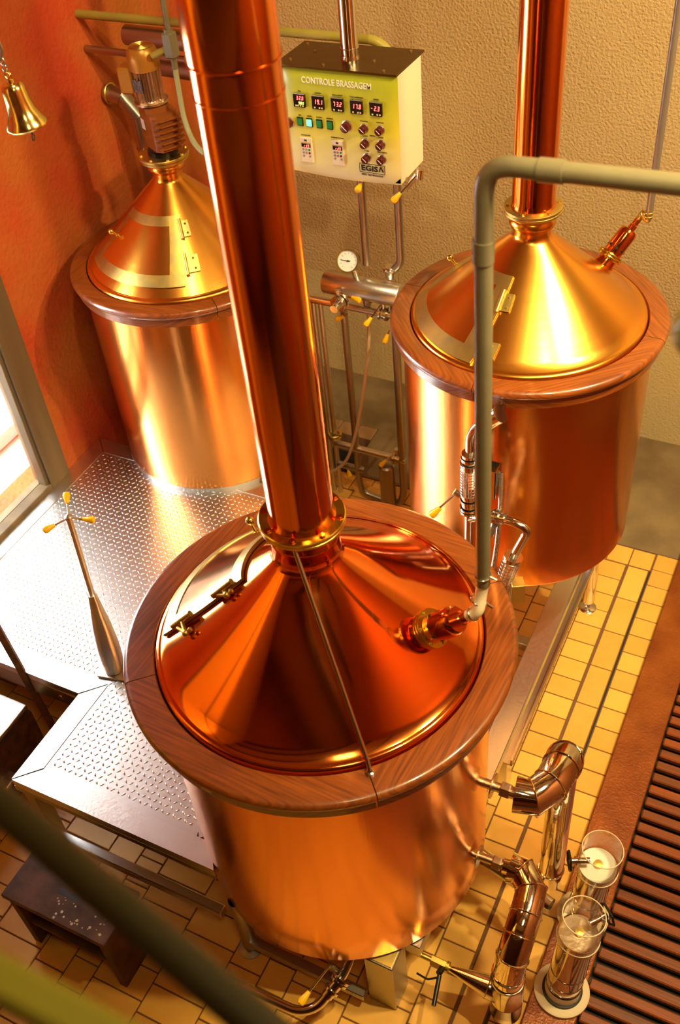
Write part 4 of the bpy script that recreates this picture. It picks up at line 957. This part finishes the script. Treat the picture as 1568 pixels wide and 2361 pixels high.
for i, (x, tx, lb) in enumerate(zip((-2.066, -1.982, -1.896, -1.812, -1.728), ('32.0', '19.1', '73.2', '17.8', '-2.3'), labs)):
    z = 2.497; h = .0265
    q = MB(); q.box((x-h, FY, z-h), (x+h, FY-.012, z+h), .002); d_ = q.build('display', dark_glass, CP)
    q = MB(); q.box((x-h, FY-.002, z+h), (x+h, FY-.012, z+h+.003)); q.build('bezel', steel_br, d_, smooth=False)
    if i == 0:
        q = seven(MB(), tx, x-.010, z+.005, .015, FY-.0125, .80); q.build('red_digits', red_led, d_, smooth=False)
        q = seven(MB(), '980', x-.002, z-.013, .011, FY-.0125, .80); q.build('yellow_digits', yel_led, d_, smooth=False)
    else:
        q = seven(MB(), tx, x-.016 if i < 4 else x-.020, z-.004, .018, FY-.0125, .80); q.build('red_digits', red_led, d_, smooth=False)
    q = MB()
    for dx in ((-.018, -.009, .002, .013) if i == 0 else (-.017, .004, .015)): q.box((x+dx, FY-.012, z-.022), (x+dx+.007, FY-.0128, z-.016))
    q.build('keys', key_m, d_, smooth=False)
    text_mb(lb, .0065, (x, FY-.001, z+h+.007), XD, ZD, .0006, 'CENTER').build('lettering', ink, CP, smooth=False)
for i, (x, lb) in enumerate(zip((-2.075, -2.032, -1.987, -1.939), ('TINA', 'LAUTER', 'CALDEIRA', 'CONTROLE'))):
    z = 2.409
    q = MB(); q.box((x-.014, FY, z-.018), (x+.014, FY-.006, z+.018), .0015); b2 = q.build('push_button', black, CP)
    q = MB(); q.box((x-.011, FY-.005, z-.013), (x+.011, FY-.010, z+.014), .001); c9 = q.build('green_cap', grn_lit if i == 1 else grn, b2)
    if i == 1: c9['label'] = 'lit green cap'
    text_mb(lb, .0058, (x, FY-.001, z+.024), XD, ZD, .0006, 'CENTER').build('lettering', ink, CP, smooth=False)
def knob(x, z, r=.017, big=False):
    q = MB(); q.lathe([(.0001, 0), (r*1.2, 0), (r*1.2, .004), (r, .006)], (x, FY+.002, z), (0, -1, 0), 28); o = q.build('rotary_knob', steel_br, CP)
    q = MB(); q.lathe([(r, .004), (r*.95, .026), (r*.8, .028), (.0001, .028)], (x, FY, z), (0, -1, 0), 24); q.build('cap', knob_m, o)
    q = MB(); a = -.75; dx, dz = math.cos(a)*r*.7, math.sin(a)*r*.7
    q.cyl((x-dx, FY-.0285, z-dz), (x+dx, FY-.0285, z+dz), .0011, n=6); q.build('pointer_line', white_ink, o)
knob(-1.863, 2.413, .020)
kl = [(-1.786, 2.413, 'EXAUSTOR'), (-1.716, 2.415, 'AGITADOR'), (-1.785, 2.353, 'MOSTO'), (-1.716, 2.355, 'LAUTER'), (-1.783, 2.292, 'CHOPE'), (-1.715, 2.294, 'ÁGUA QUENTE')]
for x, z, lb in kl:
    knob(x, z, .016); text_mb(lb, .0062, (x, FY-.001, z+.026), XD, ZD, .0006, 'CENTER').build('lettering', ink, CP, smooth=False)
text_mb('BOMBAS', .0062, (-1.752, FY-.001, 2.384), XD, ZD, .0006, 'CENTER').build('lettering', ink, CP, smooth=False)
knob(-2.125, 2.398, .017)
for x, z, lb in ((-2.057, 2.292, 'AGITADOR TINA'), (-1.911, 2.298, 'BOMBA DE PROCESSO')):
    q = MB(); q.box((x-.028, FY, z-.053), (x+.028, FY-.008, z+.053), .002); kp_ = q.build('keypad', cream, CP)
    q = MB(); q.box((x-.023, FY-.008, z+.012), (x+.023, FY-.0085, z+.033)); q.build('display_surround', brass_old, kp_, smooth=False)
    q = MB(); q.box((x-.020, FY-.0085, z+.014), (x+.020, FY-.0095, z+.028)); q.build('display', dark_glass, kp_, smooth=False)
    q = seven(MB(), 'rdy', x-.008, z+.0155, .011, FY-.0098, .8); q.build('red_digits', red_led, kp_, smooth=False)
    for r_ in range(3):
        for c_ in range(3):
            if r_ == 2 and c_ == 1: continue
            m2 = grn if (r_, c_) == (0, 2) else knob_m if (r_, c_) == (1, 2) else steel_dk
            q = MB(); q.cyl((x-.014+c_*.014, FY-.008, z+.003-r_*.014), (x-.014+c_*.014, FY-.010, z+.003-r_*.014), .0045, n=14); q.build('key', m2, kp_)
    q = MB(); q.box((x-.006, FY-.008, z+.038), (x+.006, FY-.0086, z+.046)); q.build('badge', ink, kp_, smooth=False)
    text_mb(lb, .0058, (x, FY-.001, z+.059), XD, ZD, .0006, 'CENTER').build('lettering', ink, CP, smooth=False)
# maker's plate
lx0, lx1, lz0, lz1 = -1.820, -1.706, 2.228, 2.266
q = MB()
for a, b in (((lx0, lz0), (lx1, lz0+.0016)), ((lx0, lz1-.0016), (lx1, lz1)), ((lx0, lz0), (lx0+.0016, lz1)), ((lx1-.0016, lz0), (lx1, lz1))): q.box((a[0], FY, a[1]), (b[0], FY-.0015, b[1]))
q.build('logo_border', ink, CP, smooth=False)
text_mb('EGIS', .0315, (-1.813, FY-.001, 2.2365), XD, ZD, .0008, bold=.0009, width=.074).build('logo_lettering', ink, CP, smooth=False)
q = MB(); q.cyl((-1.7325, FY-.001, 2.2375), (-1.7235, FY-.001, 2.2595), .0022, n=6); q.cyl((-1.7235, FY-.001, 2.2595), (-1.7135, FY-.001, 2.2375), .0022, n=6); q.build('logo_lettering', ink, CP, smooth=False)
text_mb('BEER TECHNOLOGY', .0112, (-1.763, FY-.001, 2.2155), XD, ZD, .0006, 'CENTER', width=.098).build('logo_lettering', ink, CP, smooth=False)

# ------------------------------------------------------------------ bell
BL = thing('brass_bell', (-2.5, 2.49, 2.8), 'shiny brass hand bell hanging from a chain hook at the upper left', 'bell')
bc = Vector((-2.515, 2.50, 2.785)); bd = Vector((-.10, -.02, 1)).normalized()
q = MB(); q.lathe([(.066, -.012), (.070, -.006), (.069, 0), (.058, .018), (.046, .045), (.041, .075), (.039, .11), (.036, .125), (.030, .132), (.012, .134), (.011, .145), (.0001, .147)], bc, bd, 56)
q.lathe([(.066, -.012), (.055, .015), (.040, .05), (.035, .11), (.0001, .12)], bc, bd, 40); q.build('bell_body', mat('polished_brass', (.90, .78, .28), 1, .16), BL)
q = MB(); q.tube([bc+Vector((.012, 0, .0)), bc+Vector((.02, -.01, -.03))], .003, 8); q.torus(bc+Vector((.022, -.01, -.042)), .010, .003, (1, .3, 0), 20, 8); q.build('clapper_ring', iron, BL)
q = MB(); tpb = bc+bd*.15
q.torus(tpb+Vector((0, 0, .008)), .011, .003, (0, 1, 0), 20, 8); q.build('top_loop', brass, BL)
q = MB()
q.torus(tpb+Vector((-.004, 0, .032)), .012, .003, (1, .2, 0), 20, 8); q.torus(tpb+Vector((-.008, 0, .052)), .012, .003, (.2, 1, 0), 20, 8)
q.tube(smooth_pts([tpb+Vector(v) for v in ((-.012, 0, .055), (.004, 0, .085), (.0, 0, .12), (-.02, 0, .15), (-.06, 0, .18), (-.12, 0, .19))]), .0055, 10); q.build('hook', steel_dk, BL)

# ------------------------------------------------------------------ mezzanine railing, close to the camera
q = MB(); q.box((-.75, .100, 3.472), (.3, .124, 3.50), .004); tag(q.build('railing_bar', olive), 'olive-green railing bar, blurred in the near bottom left corner', 'railing')
q = MB(); q.tube([(-.70, .285, 3.40), (-.35, .208, 3.40), (.05, .120, 3.40)], .0145, 16); tag(q.build('diagonal_rail', dkolive), 'dark blurred diagonal railing bar across the bottom left corner', 'railing')
q = MB(); q.sphere((-.098, .9, 3.51), .028, 24, (.9, .9, 1.15)); tag(q.build('railing_finial', mat('green_paint', (.36, .36, .04), 0, .4)), 'blurred green rounded finial at the right edge', 'railing')
for x in (-.72, .25):
    pass
